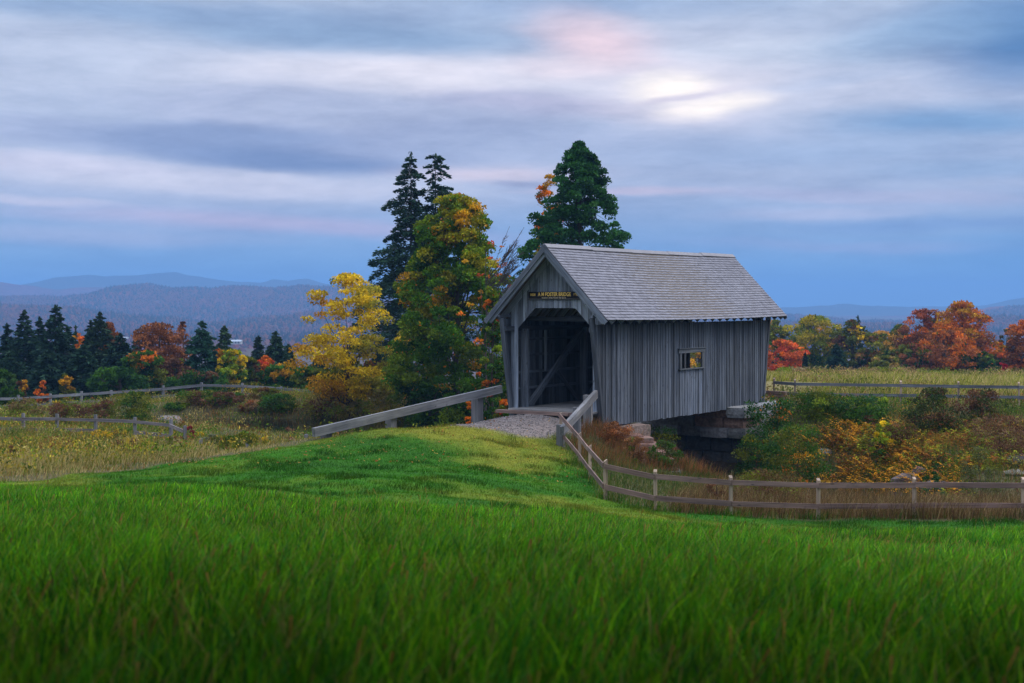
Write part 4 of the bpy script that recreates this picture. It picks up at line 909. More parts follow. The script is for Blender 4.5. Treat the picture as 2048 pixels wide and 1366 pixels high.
undergrowth('field_weeds', 'olive and straw weeds standing in the right field', x_, y_, [(.16, .19, .02), (.10, .13, .02), (.36, .26, .10), (.24, .22, .03), (.30, .19, .08)], .2, .6, 18, .12, 309)
GB = 'bushes around the pond'
for a in [
 ('willow_bush', 262, 72, 783, 112, [(GRN, .9, 'all'), (OLV, 1, 'all'), (DGR, .5, 'low')], 'rounded olive green bush between the two left fences', 5200, .10),
 ('willow_bush', 200, 71, 800, 90, [(OLV, 1, 'all'), (BRN, .7, 'all')], 'brown olive bush left of the rounded green bush', 3000, .10),
 ('brown_bush', 130, 70, 806, 90, [(BRN, 1, 'all'), (OLV, .7, 'all')], 'low brown bush behind the left front fence', 2800, .10),
 ('brown_bush', 50, 74, 798, 110, [(OLV, .8, 'all'), ((.16, .10, .04), 1, 'all')], 'tawny bush at the left edge behind the front fence', 2800, .10),
 ('olive_bush', 402, 82.5, 782, 110, [(GRN, .8, 'all'), (BRN, .7, 'all'), (OLV, .8, 'all')], 'olive brown bush on the far pond bank, leftmost', 4200, .11),
 ('green_bush', 350, 82, 806, 60, [(LIME, .7, 'all'), (GRN, 1, 'all')], 'small fresh green bush at the pond mud spit', 2200, .1),
 ('rust_bush', 455, 82.3, 785, 90, [(BRN, 1, 'all'), (GRN, .7, 'all')], 'dark brown green bush on the far pond bank', 3400, .11),
 ('straw_bush', 505, 81.8, 800, 60, [((.28, .17, .08), 1, 'all'), (RUST, .6, 'all')], 'straw pink weed clump drooping to the pond', 2200, .11),
 ('rust_bush', 527, 83, 775, 56, [((.16, .09, .03), 1, 'all'), (OLV, .7, 'all')], 'rust topped bush between posts of the back fence', 2400, .10),
 ('olive_bush', 560, 81.6, 788, 90, [(GRN, 1, 'all'), (OLV, .8, 'all')], 'green bush on the far bank left of the yellow tree', 3600, .11),
 ('brown_bush', 640, 81.2, 780, 110, [((.22, .17, .03), 1, 'all'), (BRN, .5, 'all'), (LIME, .4, 'low')], 'brown green bush below the yellow tree left boughs', 4000, .11),
 ('olive_bush', 705, 80.5, 785, 90, [((.27, .21, .03), 1, 'all'), (LIME, .6, 'all')], 'gold olive bush at the foot of the yellow tree', 3600, .11),
 ('olive_bush', 780, 79.5, 770, 110, [((.26, .20, .03), .9, 'all'), (OLV, 1, 'all'), (LIME, .4, 'low')], 'tall olive gold bush between yellow tree and maple', 4600, .11),
 ('dark_bush', 850, 77.5, 790, 110, [(DGR, 1, 'all'), (OLV, .7, 'all')], 'dark olive bush at the maple foot behind the left rail', 4200, .1),
 ('dark_bush', 930, 74, 778, 100, [(DGR, 1, 'all'), (GRN, .6, 'all')], 'dark green bush behind the left rail post', 4200, .1),
 ('green_bush', 998, 57.5, 770, 50, [(GRN, 1, 'all'), (LIME, .4, 'all'), (OLV, .7, 'all')], 'green leafy bush between left rail and bridge post', 2600, .08),
 ('orange_bush', 942, 51.5, 803, 46, [(ORG, 1, 'all'), ((.6, .2, .03), .6, 'all')], 'small orange bush under the left rail', 1300, .07),
 ('grey_bush', 424, 47.0, 868, 64, [((.16, .17, .09), 1, 'all'), (OLV, .6, 'all')], 'pale grey green bush at the lawn edge left of the rail', 2600, .06),
 ('olive_bush', 478, 46.2, 862, 84, [(OLV, 1.2, 'all'), (GRN, .6, 'all')], 'olive feathery bush at the lawn edge, nearer the rail', 3200, .06),
 ('brown_bush', 30, 41.5, 885, 30, [(OLV, .8, 'all'), (BRN, .6, 'all')], 'small dark sprig in the straw meadow at the left edge', 900, .05),
 ('straw_bush', 268, 43, 878, 80, [(OLV, .8, 'all'), (BRN, .9, 'all')], 'brown olive weed clump in the straw meadow', 2400, .05),
 ('straw_bush', 345, 44, 872, 80, [((.30, .24, .10), .8, 'all'), (OLV, .8, 'all'), (RUST, .3, 'all')], 'pale leafed weed clump in the meadow by the fence end', 2400, .05),
 ('red_bush', 378, 62.5, 848, 34, [((.30, .04, .04), 1, 'all'), (RUST, .5, 'low')], 'dark red sumac at the end post of the left fence', 1200, .07),
 ('straw_bush', 580, 50, 855, 44, [((.30, .19, .11), 1, 'all'), ((.22, .10, .06), .5, 'top')], 'pinkish seed head clump near the left rail end', 1500, .06),
]:
    nm, px, d, top, wd, pal, lab, n, lf = a
    bush(nm, px, d, top, wd, pal, lab, n, lf, group=GB)
GK = 'bushes on the bank right of the bridge'
for a in [
 ('green_bush', 1545, 55.5, 792, 150, [((.035, .10, .02), 1.3, 'all'), (GRN, .8, 'all'), (GOLD, .25, 'low'), (ORG, .08, 'out')], 'large leafy green bush hugging the stone abutment', 6500, .09),
 ('mixed_bush', 1512, 52, 870, 120, [(DGR, 1, 'all'), (GRN, .8, 'all'), (GOLD, .35, 'out'), (OLV, .5, 'all')], 'dark bush flecked with gold over the stream below the abutment', 5500, .08),
 ('mixed_bush', 1598, 53, 845, 150, [(OLV, .9, 'all'), (GRN, .8, 'all'), (ORG, .22, 'out'), (GOLD, .5, 'out')], 'green bush flecked orange left of the ferns', 6500, .08),
 ('green_bush', 1640, 58.5, 785, 130, [(GRN, 1, 'all'), (OLV, .9, 'all'), (LIME, .4, 'top')], 'green bush below the upper fence, second from bridge', 5500, .09),
 ('green_bush', 1725, 57.5, 792, 120, [(GRN, .9, 'all'), (BRN, .5, 'low'), (LIME, .35, 'top'), ((.04, .11, .03), .5, 'all')], 'green brown bush below the upper fence middle posts', 5000, .09),
 ('olive_bush', 1868, 55.5, 775, 130, [((.055, .075, .02), 1.2, 'all'), (LIME, .2, 'top'), (BRN, .5, 'all'), (DGR, .5, 'low')], 'big dark olive bush hiding the upper fence lower rail', 6500, .08),
 ('brown_bush', 1960, 56.5, 778, 110, [(BRN, .9, 'all'), ((.055, .07, .02), 1, 'all')], 'dark brown bush right of the big olive bush', 4800, .08),
 ('brown_bush', 1800, 54.5, 850, 110, [(BRN, 1, 'all'), (OLV, .6, 'all')], 'low brown thicket above the ferns', 3600, .07),
 ('brown_bush', 2000, 52, 830, 150, [((.20, .12, .06), 1, 'all'), (BRN, .8, 'all')], 'tawny brown thicket on the right bank', 4500, .07),
 ('yellow_bush', 1765, 53.5, 842, 60, [(LIME, 1, 'all'), (YEL, .4, 'top'), (GRN, .6, 'low')], 'yellow green bush just above the ferns', 2600, .07),
 ('willow_bush', 1960, 45.5, 893, 112, [((.10, .11, .04), 1.2, 'all'), (OLV, .8, 'all'), (BRN, .4, 'low')], 'rounded grey olive willow bush behind the fence at right', 6500, .05),
 ('green_bush', 1868, 46, 915, 50, [((.025, .09, .02), 1, 'all')], 'small deep green shrub left of the round willow', 2200, .06),
 ('green_bush', 1325, 45.6, 880, 76, [(GRN, .9, 'all'), ((.09, .11, .04), .7, 'all'), (BRN, .3, 'out')], 'leafy green bush in front of the dark water by stone steps', 3200, .06),
 ('dark_bush', 1310, 52, 848, 120, [(DGR, 1, 'all'), (OLV, .8, 'all'), (GOLD, .12, 'out')], 'dark olive bush in the shadow under the bridge floor', 4600, .07),
 ('rust_bush', 1232, 46.4, 842, 76, [((.24, .10, .04), 1, 'all'), (RUST, .9, 'all'), (GOLD, .2, 'out')], 'tall rust brown weed clump at the near bridge corner', 3600, .05),
 ('rust_bush', 1268, 44.5, 872, 60, [((.22, .10, .04), 1, 'all'), (OLV, .8, 'low'), (YEL, .15, 'out')], 'shorter rust and yellow weed clump in front of stone steps', 2600, .05),
 ('rust_bush', 1434, 36.5, 948, 44, [((.20, .10, .05), 1, 'all'), (BRN, .7, 'all')], 'small rust shrub behind the fence left of a post', 1500, .05),
 ('brown_bush', 1540, 37.5, 940, 190, [((.12, .075, .025), 1, 'all'), (OLV, .8, 'all'), (BRN, .7, 'all')], 'long low brown bush along the back of the fence', 5200, .05),
 ('brown_bush', 2030, 41, 950, 110, [((.14, .08, .04), 1, 'all'), (OLV, .5, 'all')], 'brown weed clump by the fence at the right edge', 2600, .05),
]:
    nm, px, d, top, wd, pal, lab, n, lf = a
    bush(nm, px, d, top, wd, pal, lab, n, lf, group=GK)
GF = 'seed heavy shrubs at the far edge of the right field'
for k, (px, d, top, wd, lab) in enumerate([(1585, 100, 736, 90, 'pale seed head shrub nearest the bridge on the field'), (1640, 104, 740, 70, 'second pale shrub along the field from the bridge'),
  (1780, 102, 736, 90, 'largest straw plumed shrub in front of the pale orange tree'), (1860, 106, 744, 80, 'low green gold shrub in front of the dusky red maple'), (1710, 104, 744, 90, 'low yellowish shrub right of the small spruce')]):
    bush('field_shrub', px, d, top, wd, [((.34, .24, .13), 1, 'top'), (LIME, .8, 'all'), (OLV, .6, 'low')], lab, 2600, .13, group=GF)

# goldenrods: one built, then copied
def goldenrod():
    r = np.random.default_rng(3); root = empty('goldenrod', (0, 0, 0)); mb = MB(); random.seed(4)
    P = []; LP = []
    for i in range(7):
        a = random.uniform(0, 6.3); e = Vector((math.cos(a)*.16, math.sin(a)*.16, random.uniform(.55, .8)))
        mb.tube([(0, 0, -.05), e*.55, e], [.008, .006, .004], 4, (.07, .09, .03), False)
        for j in range(26):
            f = random.uniform(.78, 1.02); P.append(e*f+Vector([random.gauss(0, .035) for _ in range(3)]))
        for j in range(10): LP.append(e*random.uniform(.2, .8)+Vector([random.gauss(0, .03) for _ in range(3)]))
    P = np.array(P); V, Fc = kites(P, unit(r.normal(0, 1, (len(P), 3))), .07, .045, r)
    LP = np.array(LP); V2, F2 = kites(LP, unit(r.normal(0, 1, (len(LP), 3))*arr((1, 1, .4))), .11, .025, r)
    mb.build('stem', M_BARK, root)
    mesh_np('flower_head', V, Fc, np.tile(arr((.62, .40, .02)), (len(V), 1))*np.repeat(r.uniform(.6, 1.2, (len(P), 1)), 4, 0), M_LEAF, root)
    mesh_np('leaves', V2, F2, np.tile(arr((.07, .10, .025)), (len(V2), 1)), M_LEAF, root)
    return root
GD = 'yellow goldenrods in the left meadow'
def copy_tree(o):
    c = o.copy(); COL.objects.link(c)
    for ch in list(o.children):
        q = ch.copy(); q.parent = c; COL.objects.link(q)
    return c
gr0 = goldenrod()
tag(gr0, 'yellow flowering goldenrod in the meadow by the left front fence', 'wildflower', GD)
spots = [(190, 61, .95), (205, 60.5, 1.05), (218, 60, 1), (198, 59, .9), (250, 62.5, .9), (263, 56, 1.0), (264, 53, .9), (125, 50, .9), (136, 50.4, .8), (121, 49, .7), (180, 51, .8), (208, 51.5, .7), (248, 50, .8),
         (240, 49.5, .7), (310, 51, .8), (10, 68, 1), (5, 66, .9), (20, 56, .7), (330, 60, .8), (345, 64, .8), (400, 64, .9), (430, 63, .8), (530, 60, .8), (115, 84.5, 1), (110, 84, .9), (160, 62, .7), (234, 64, .8), (290, 58, .6)]
for i, (px, d, s) in enumerate(spots):
    o = gr0 if i == 0 else copy_tree(gr0); s *= .72; xx = X(px, d); o.location = (xx, d, h1(xx, d)); o.scale = (s*1.15, s*1.15, s); o.rotation_euler = (0, 0, i*1.7)

# ------------------------------------------------------------------ fences
def grey(a, b=None, tint=(1, 1, 1.05)):
    v = random.uniform(a, b or a); return tuple(v*t for t in tint)
def fence(name, pts, label, hts, railz, post=.075, rail=(.03, .12), tone=(.22, .30), rtone=(.15, .22), ptint=(1.30, .95, .70), rtint=(1.06, .95, .96), slant=True, front=True, group=None, sag=0, skip=(), gz=None):
    root = empty(name, (pts[0][0], pts[0][1], h1(*pts[0])), label, 'fence', group); random.seed(len(pts)*13+int(pts[0][1]))
    gz = gz or [h1(*p) for p in pts]
    for i, p in enumerate(pts):
        mb = MB(); a = Vector((p[0], p[1], gz[i]-.25)); q = pts[min(i+1, len(pts)-1)]; q0 = pts[max(0, i-1)]
        dr = Vector((q[0]-q0[0], q[1]-q0[1], 0)).normalized(); nr = dr.cross(Vector((0, 0, 1)))
        tp = gz[i]+hts[i % len(hts)]; w2 = post/2; c = grey(*tone, tint=ptint)
        lean = Vector((random.uniform(-.012, .012), random.uniform(-.01, .01), 0))
        base = [a+dr*sx*w2+nr*sy*w2 for sx, sy in ((-1, -1), (1, -1), (1, 1), (-1, 1))]
        cut = [.0, .0, .05, .05] if slant else [0, 0, 0, 0]
        v = base+[Vector((b.x, b.y, tp-cut[k]))+lean for k, b in enumerate(base)]
        r = [random.uniform(-50, 50) for _ in range(3)]
        mb._add(v, f4=[(0, 1, 5, 4), (1, 2, 6, 5), (2, 3, 7, 6), (3, 0, 4, 7), (4, 5, 6, 7), (3, 2, 1, 0)], col=c, grain=[(p_[0]+r[0], p_[1]+r[1], p_[2]+r[2]) for p_ in v])
        mb.build('post', M_RAIL, root)
    for z in railz:
        for i in range(len(pts)-1):
            if (z, i) in skip: continue
            a = Vector((*pts[i], gz[i]+z)); b = Vector((*pts[i+1], gz[i+1]+z)); d = (b-a).normalized(); nr = d.cross(Vector((0, 0, 1))).normalized()
            if nr.y > 0: nr = -nr
            off = nr*(post/2+rail[0]/2+.003)*(1 if front else -1)
            mb = MB(); j0, j1 = random.uniform(-.01, .01), random.uniform(-.01, .01)
            mb.beam(a+off+Vector((0, 0, j0))-d*.003*(i % 2), b+off+Vector((0, 0, j1-sag))+d*.002, rail[0]-.002*(i % 2), rail[1]*random.uniform(.93, 1.05), grey(*rtone, tint=rtint)); mb.build('rail', M_RAIL, root)
    return root
fence('plank_fence', [tuple(p) for p in FXY], 'new two rail plank fence curving round the lawn right of the bridge', [.86, .88, .88, .93, .94, .94, .95, .96, .96], [.78, .30], tone=(.26, .33), rtone=(.12, .17), rtint=(1.45, .92, .80))
upf = [(1548, 61.2), (1590, 60.8), (1802, 60), (1917, 60), (2038, 59.2), (2180, 58.5)]
fence('plank_fence', [(X(p, d), d) for p, d in upf], 'two rail grey fence along the upper field right of the bridge', [.88], [.68, .28], tone=(.24, .30), rtone=(.13, .17), rtint=(.95, 1, 1.15), gz=[CZ-(py-HY)*d/F-.68 for (p, d), py in zip(upf, (765, 768, 771, 772.5, 774, 776))])
lf = [(-40, 65), (-12, 65), (47, 64.5), (114, 64), (191, 63.5), (270, 63.2), (342, 63), (370, 61.5)]
fence('split_rail_fence', [(X(p, d), d) for p, d in lf], 'weathered front fence in the left meadow with ragged posts', [1.03, .98, 1.05, 1.02], [.80, .36], post=.11, rail=(.05, .13), tone=(.15, .20), rtone=(.15, .19), ptint=(1, 1, 1.08), rtint=(1.08, .96, .98), slant=False, skip={(.36, 6), (.36, 4)}, gz=[CZ-(py-HY)*d/F-.80 for (p, d), py in zip(lf, (836, 836, 838, 838, 840, 843, 850, 862))])
rl = [(402, 56), (495, 53), (612, 46.5)]
fence('split_rail_fence', [(X(p, d), d) for p, d in rl], 'low run of short grey posts by the left rail end', [.62, .60, .55], [.22], post=.10, rail=(.05, .13), tone=(.14, .18), rtone=(.13, .17), ptint=(1, 1, 1.08), rtint=(1, 1, 1.05), slant=False, skip={(.22, 0)})
bf = [(-60, 88), (-10, 88), (37, 87.5), (101, 87), (163, 86.5), (222, 86), (326, 85.6), (403, 85.4), (485, 85), (563, 85.5), (676, 86), (790, 87)]
bfp = [(X(p, d), d) for p, d in bf]
fence('split_rail_fence', bfp, 'weathered back fence beyond the pond along the tree belt', [1.0, .95, 1.02, .98], [.82, .38], post=.12, rail=(.05, .15), tone=(.17, .21), rtone=(.17, .23), ptint=(.98, 1, 1.1), rtint=(.98, 1, 1.1), slant=False,
      gz=[CZ-(py-HY)*d/F-.82 for (p, d), py in zip(bf, (800, 798, 797, 793, 789, 785, 778, 770.5, 772.5, 777, 788, 798))])

def fallen():
    r = np.random.default_rng(401); n = 900; y = r.uniform(36, 48, n); x = r.uniform(-9, 2, n); k = is_lawn(x, y); x, y = x[k], y[k]; n = len(x)
    P = np.stack([x, y, H(x, y)+.045], -1); D = unit(r.normal(0, 1, (n, 3))*arr((1, 1, .25))); V, Fc = kites(P, D, .07, .05, r, np.tile([0, 0, 1.], (n, 1))+r.normal(0, .3, (n, 3)))
    c = np.where((r.random(n) < .5)[:, None], arr((.36, .20, .04)), arr((.30, .09, .03)))*r.uniform(.5, 1.2, (n, 1))
    tag(mesh_np('fallen_leaves', V, Fc, np.repeat(c, 4, 0), M_LEAF), 'few fallen autumn leaves lying on the mown lawn', 'leaves', kind='stuff')
    px = []; py = []
    for (qx, qy) in [tuple(p) for p in FXY]:
        m = 130; px.append(qx+r.normal(0, .16, m)); py.append(qy+r.normal(0, .13, m)-.03)
    for i in range(len(FXY)-1):
        m = 150; t = r.random(m); px.append(FXY[i, 0]+(FXY[i+1, 0]-FXY[i, 0])*t+r.normal(0, .10, m)); py.append(FXY[i, 1]+(FXY[i+1, 1]-FXY[i, 1])*t+r.normal(0, .10, m))
    x = np.concatenate(px); y = np.concatenate(py); n = len(x); c = np.where((r.random(n) < .7)[:, None], arr((.035, .12, .006)), arr((.18, .15, .03)))*r.uniform(.6, 1.4, (n, 1))
    blades('grass_tufts', x, y, r.uniform(.10, .30, n), r.uniform(.01, .02, n), c, .7, 2, 'uncut grass tufts along the foot of the curved fence', seed=402)
fallen()
# ------------------------------------------------------------------ stone work
def stone(mb, c, s, rot, col, jit=.06):
    """a rough block: subdivided box pushed about"""
    n = 3; pts = {}; V = []; Fq = []
    def vid(i, j, k):
        if (i, j, k) not in pts:
            p = [(-1+2*i/n), (-1+2*j/n), (-1+2*k/n)]
            rr = [1-.05*(abs(p[(a+1) % 3])**6+abs(p[(a+2) % 3])**6)/2 for a in range(3)]
            q = Vector([p[a]*s[a]*rr[a]+random.gauss(0, jit)*min(s)*.6 for a in range(3)])
            q = Vector((q.x*math.cos(rot)-q.y*math.sin(rot), q.x*math.sin(rot)+q.y*math.cos(rot), q.z))+Vector(c)
            pts[(i, j, k)] = len(V); V.append(q)
        return pts[(i, j, k)]
    for a in range(n):
        for b in range(n):
            for side in (0, n):
                for f in ([(side, a, b), (side, a+1, b), (side, a+1, b+1), (side, a, b+1)], [(a, side, b), (a, side, b+1), (a+1, side, b+1), (a+1, side, b)], [(a, b, side), (a+1, b, side), (a+1, b+1, side), (a, b+1, side)]):
                    Fq.append([vid(*q) for q in (f if side == 0 else f[::-1])])
    mb._add(V, f4=Fq, col=col)
rotU = math.atan2(U.y, U.x)
random.seed(9)
ab = empty('stone_abutment', tuple(BP(13.2, 0, -2.6)), 'pale granite block abutment under the far end of the bridge', 'abutment')
cols_ = [(.20, .19, .20), (.24, .15, .12), (.16, .155, .155), (.24, .24, .25)]
for row, (z0, hgt) in enumerate([(-.60, .20), (-1.00, .20), (-1.38, .20), (-1.85, .27), (-2.4, .27), (-2.95, .27)]):
    s_ = -2.3+.35*(row % 2); k = 0
    while s_ < 2.3:
        L_ = random.uniform(.75, 1.25); L_ = min(L_, 2.55-s_)
        if L_ < .25: break
        mb = MB(); u0 = 9.95+random.uniform(-.12, .1) if row < 3 else 10.2
        stone(mb, BP(u0+.85, s_+L_/2, z0), (.85, L_/2-.012, hgt-.008), rotU, random.choice(cols_) if row < 3 else grey(.035, .06)); mb.build('stone_block', M_STONE, ab, smooth=False); s_ += L_
    if row < 4:
        for u1 in (11.75, 13.1):
            mb = MB(); stone(mb, BP(u1+.05*(row % 2)+.75, 1.75, z0), (.66, .45, hgt-.008), rotU, random.choice([(.26, .27, .29), (.20, .21, .23)])); mb.build('stone_block', M_STONE, ab, smooth=False)
# near abutment: laid flat stones
ab2 = empty('stone_abutment', tuple(BP(2.4, 0, -2.6)), 'rough dark stone abutment under the near end of the bridge', 'abutment')
for row, z0 in enumerate([-.75, -1.2, -1.65, -2.1, -2.55, -3.0]):
    s_ = -2.1+.3*(row % 2)
    while s_ < 2.1:
        L_ = random.uniform(.7, 1.2); L_ = min(L_, 2.3-s_)
        if L_ < .25: break
        mb = MB(); stone(mb, BP(2.2+random.uniform(-.08, .08), s_+L_/2, z0), (.8, L_/2-.012, .215), rotU, random.choice([(.17, .15, .14), (.22, .16, .14), (.13, .12, .12)])); mb.build('stone_block', M_STONE, ab2); s_ += L_
# stepped wing of reddish slabs beside the near corner
wg = empty('stone_steps', (4.2, 46, -1.6), 'stepped reddish flat stones descending from the near bridge corner', 'stone wall')
for i, (px, py, d, wx, hz) in enumerate([(1222, 868, 48.0, .40, .10), (1262, 874, 47.6, .34, .09), (1281, 880, 47.2, .34, .10), (1285, 893, 46.9, .42, .12), (1298, 908, 46.6, .48, .12), (1304, 924, 46.2, .62, .14), (1316, 940, 45.8, .55, .10), (1330, 948, 45.6, .50, .12), (1345, 958, 45.4, .38, .14), (1290, 935, 46.4, .5, .15), (1278, 915, 46.9, .5, .15)]):
    mb = MB(); zz = CZ-(py-HY)*d/F; stone(mb, (X(px, d), d, zz), (wx, .5, hz), random.uniform(-.3, .2), random.choice([(.17, .09, .07), (.20, .12, .10), (.16, .14, .14)]), .08); mb.build('stone_block', M_STONE, wg)
def ground_at(px, py, d0=30, d1=95):
    ds = np.arange(d0, d1, .1); pp = PY(H((px-1024)/F*ds, ds), ds); k = np.where(pp <= py)[0]
    return float(ds[k[0]]) if len(k) else d1
def boulder(px, py, d, sx, sz, col, label):
    d = ground_at(px, py+sz*F/d*.5, d-6); mb = MB(); x = X(px, d); zz = h1(x, d)+sz*.3; root_loc = (x, d, zz)
    n = 8; V = []; Fq = []; r = np.random.default_rng(int(px))
    for i in range(n+1):
        for j in range(12):
            a = PI*i/n; b = 2*PI*j/12; k = 1+r.normal(0, .07); V.append((x+math.sin(a)*math.cos(b)*sx*k, d+math.sin(a)*math.sin(b)*sx*.7*k, zz+math.cos(a)*sz*k))
    for i in range(n):
        for j in range(12): Fq.append((i*12+j, (i+1)*12+j, (i+1)*12+(j+1) % 12, i*12+(j+1) % 12))
    mb._add(V, f4=Fq, col=col); tag(mb.build('boulder', M_STONE, loc=root_loc), label, 'rock', 'rocks on the stream bank')
boulder(1815, 962, 45, .55, .32, (.16, .13, .125), 'grey pink boulder half buried behind the fence, left of two')
boulder(1880, 972, 44, .75, .22, (.12, .09, .09), 'flat dark boulder behind the fence between posts')
boulder(1838, 946, 45.8, .3, .26, (.14, .11, .11), 'pointed boulder behind the grey pink one')
boulder(1650, 905, 51, .28, .16, (.20, .22, .22), 'pale boulder showing among the ferns')
boulder(2040, 922, 46, .55, .3, (.09, .075, .08), 'dark rock at the right edge of the stream bank')
boulder(2030, 945, 44.5, .4, .14, (.2, .18, .15), 'small flat pale rock low at the right edge')

# ------------------------------------------------------------------ mud spit, farmhouse
mb = MB(); sp = [(X(px, d), d) for px, d in ((312, 81), (325, 78.6), (350, 78.0), (368, 79.2), (362, 81), (340, 82))]
cx_, cy_ = sum(p[0] for p in sp)/6, sum(p[1] for p in sp)/6
ring = [(p[0], p[1], WATER-.1) for p in sp]; top_ = [(cx_+(p[0]-cx_)*.75, cy_+(p[1]-cy_)*.75, WATER+.16) for p in sp]
mb._add(ring+top_, f4=[(i, (i+1) % 6, (i+1) % 6+6, i+6) for i in range(6)], fn=[tuple(range(6, 12))], col=(.16, .135, .13))
tag(mb.build('mud_bank', M_STONE, loc=(cx_, cy_, WATER)), kind='structure')
def farmhouse(px, py, d, w_, label, name='farmhouse'):
    x = X(px, d); z = CZ-(py-HY)*d/F; root = empty(name, (x, d, z-3), label, 'house')
    q = w_*.14
    mb = MB(); mb.box((x, d, z-q*.5), ((1, 0, 0), (0, 1, 0), (0, 0, 1)), (w_/2, 3, q), (.42, .44, .48)); mb.build('wall', M_STONE, root)
    mb = MB(); poly = [(x-w_/2-.3, d-3.4, z+q*.5), (x-w_/2-.3, d+3.4, z+q*.5), (x-w_/2-.3, d, z+q*1.6)]
    mb.prism(poly, (w_+.6, 0, 0), (.35, .40, .46)); mb.build('roof', M_STONE, root)
    for k in (-.3, 0, .3):
        mb = MB(); mb.box((x+k*w_, d-3.03, z-q*.3), ((1, 0, 0), (0, 1, 0), (0, 0, 1)), (.35, .05, .4), (.05, .06, .08)); mb.build('window', M_STONE, root)
farmhouse(473, 684, 900, 6, 'tiny white farmhouse far off in the valley between the trees')
farmhouse(251, 676, 900, 2.6, 'tiny white cottage peeping above the rust tree in the valley', 'cottage')
# ------------------------------------------------------------------ covered bridge
RZ, EZ, RW, RL = 5.43, 3.00, 2.36, 14.06       # ridge z, eave z, roof half width, roof length
WW, GU = 1.77, .66                              # wall half width, gable face
bridge = empty('covered_bridge', tuple(BP(7, 0, 0)), 'weathered grey board covered bridge with cedar shingle roof', 'covered bridge')
random.seed(31)
slope = math.atan2(RZ-EZ, RW)
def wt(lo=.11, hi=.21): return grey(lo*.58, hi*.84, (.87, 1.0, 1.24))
# roof: rows of shingles on each slope
def roof_z(s): return RZ-(RZ-EZ)*abs(s)/RW
for sg in (1, -1):
    dn = Vector((Vv.x*sg*math.cos(slope), Vv.y*sg*math.cos(slope), -math.sin(slope))); nrm = U.cross(dn)*(1)
    if nrm.z < 0: nrm = -nrm
    SL = math.hypot(RW, RZ-EZ); rows = 27; ex = SL/rows
    mb = MB()
    # sheathing boards under the shingles
    mb.box(BP(RL/2, sg*RW/2, (RZ+EZ)/2)-nrm*.045, (U, dn, nrm), (RL/2-.02, SL/2-.03, .022), (.13, .11, .095))
    for k in range(rows):
        u = -.02-random.random()*.1; dk = (k+.5)*ex
        while u < RL+.02:
            wd = random.uniform(.09, .21); e = min(u+wd, RL+.03); a = max(u, -.03)
            if e-a > .02:
                jl = random.uniform(-.008, .008); sag = -.05*math.sin(PI*(a/RL))
                c = BP((a+e)/2, 0, RZ+sag)+dn*(dk+.02+jl)+nrm*(-.001+random.uniform(0, .005))
                tilt = (dn+nrm*.17).normalized(); n2 = U.cross(tilt); n2 = -n2 if n2.z < 0 else n2
                v_ = random.uniform(.16, .215)*(.8 if random.random() < .06 else 1); mb.box(c, (U, tilt, n2), ((e-a)/2-.004, ex*.62, .008), (v_*.97, v_*.97, v_*1.15))
            u = e
    mb.build('roof', M_ROOF, bridge)
mb = MB()
for sg in (1, -1):
    dn = Vector((Vv.x*sg*math.cos(slope), Vv.y*sg*math.cos(slope), -math.sin(slope))); nrm = U.cross(dn); nrm = -nrm if nrm.z < 0 else nrm
    for k in range(5):
        a = k*RL/5; mb.box(BP(a+RL/10, 0, RZ-.05*math.sin(PI*(k+.5)/5))+dn*.07+nrm*(.035+.004*(sg > 0)), (U, dn, nrm), (RL/10-.004+(.05 if k in (0, 4) else 0), .085, .011), grey(.19, .24, (1, .98, 1.08)))
mb.build('ridge_cap', M_ROOF, bridge)
# rake boards on both gables
for u in (-.05, RL+.05):
    for sg in (1, -1):
        mb = MB(); dn = Vector((Vv.x*sg*math.cos(slope), Vv.y*sg*math.cos(slope), -math.sin(slope))); nrm = U.cross(dn); nrm = -nrm if nrm.z < 0 else nrm
        SL = math.hypot(RW, RZ-EZ); mb.box(BP(u, 0, RZ)+dn*(SL/2+.02)-nrm*.10, (U, dn, nrm), (.018, SL/2+.05, .075), wt(.17, .22)); mb.build('rake_board', M_WOOD, bridge)
# rafters, their tails showing under the eaves
nr_ = 24
for k in range(nr_):
    u = .04+k*(RL-.08)/(nr_-1)
    for sg in (1, -1):
        mb = MB(); dn = Vector((Vv.x*sg*math.cos(slope), Vv.y*sg*math.cos(slope), -math.sin(slope))); nrm = U.cross(dn); nrm = -nrm if nrm.z < 0 else nrm
        SL = math.hypot(RW, RZ-EZ); a0 = .12; mb.box(BP(u, 0, RZ)+dn*((SL-.04+a0)/2)-nrm*.168, (U, dn, nrm), (.026, (SL-.02-a0)/2, .10), wt(.30, .40)); mb.build('rafter', M_WOOD, bridge)
# tie beams across and plates along
for u in (1.6, 4.4, 7.2, 10, 12.6):
    mb = MB(); mb.beam(BP(u, -WW+.1, 2.98), BP(u, WW-.1, 2.98), .14, .16, wt(.09, .12)); mb.build('tie_beam', M_WOOD, bridge)
for sg in (1, -1):
    mb = MB(); mb.beam(BP(.12, sg*(WW-.10), 2.66), BP(RL-.12, sg*(WW-.10), 2.66), .14, .16, wt(.11, .14)); mb.build('wall_plate', M_WOOD, bridge)
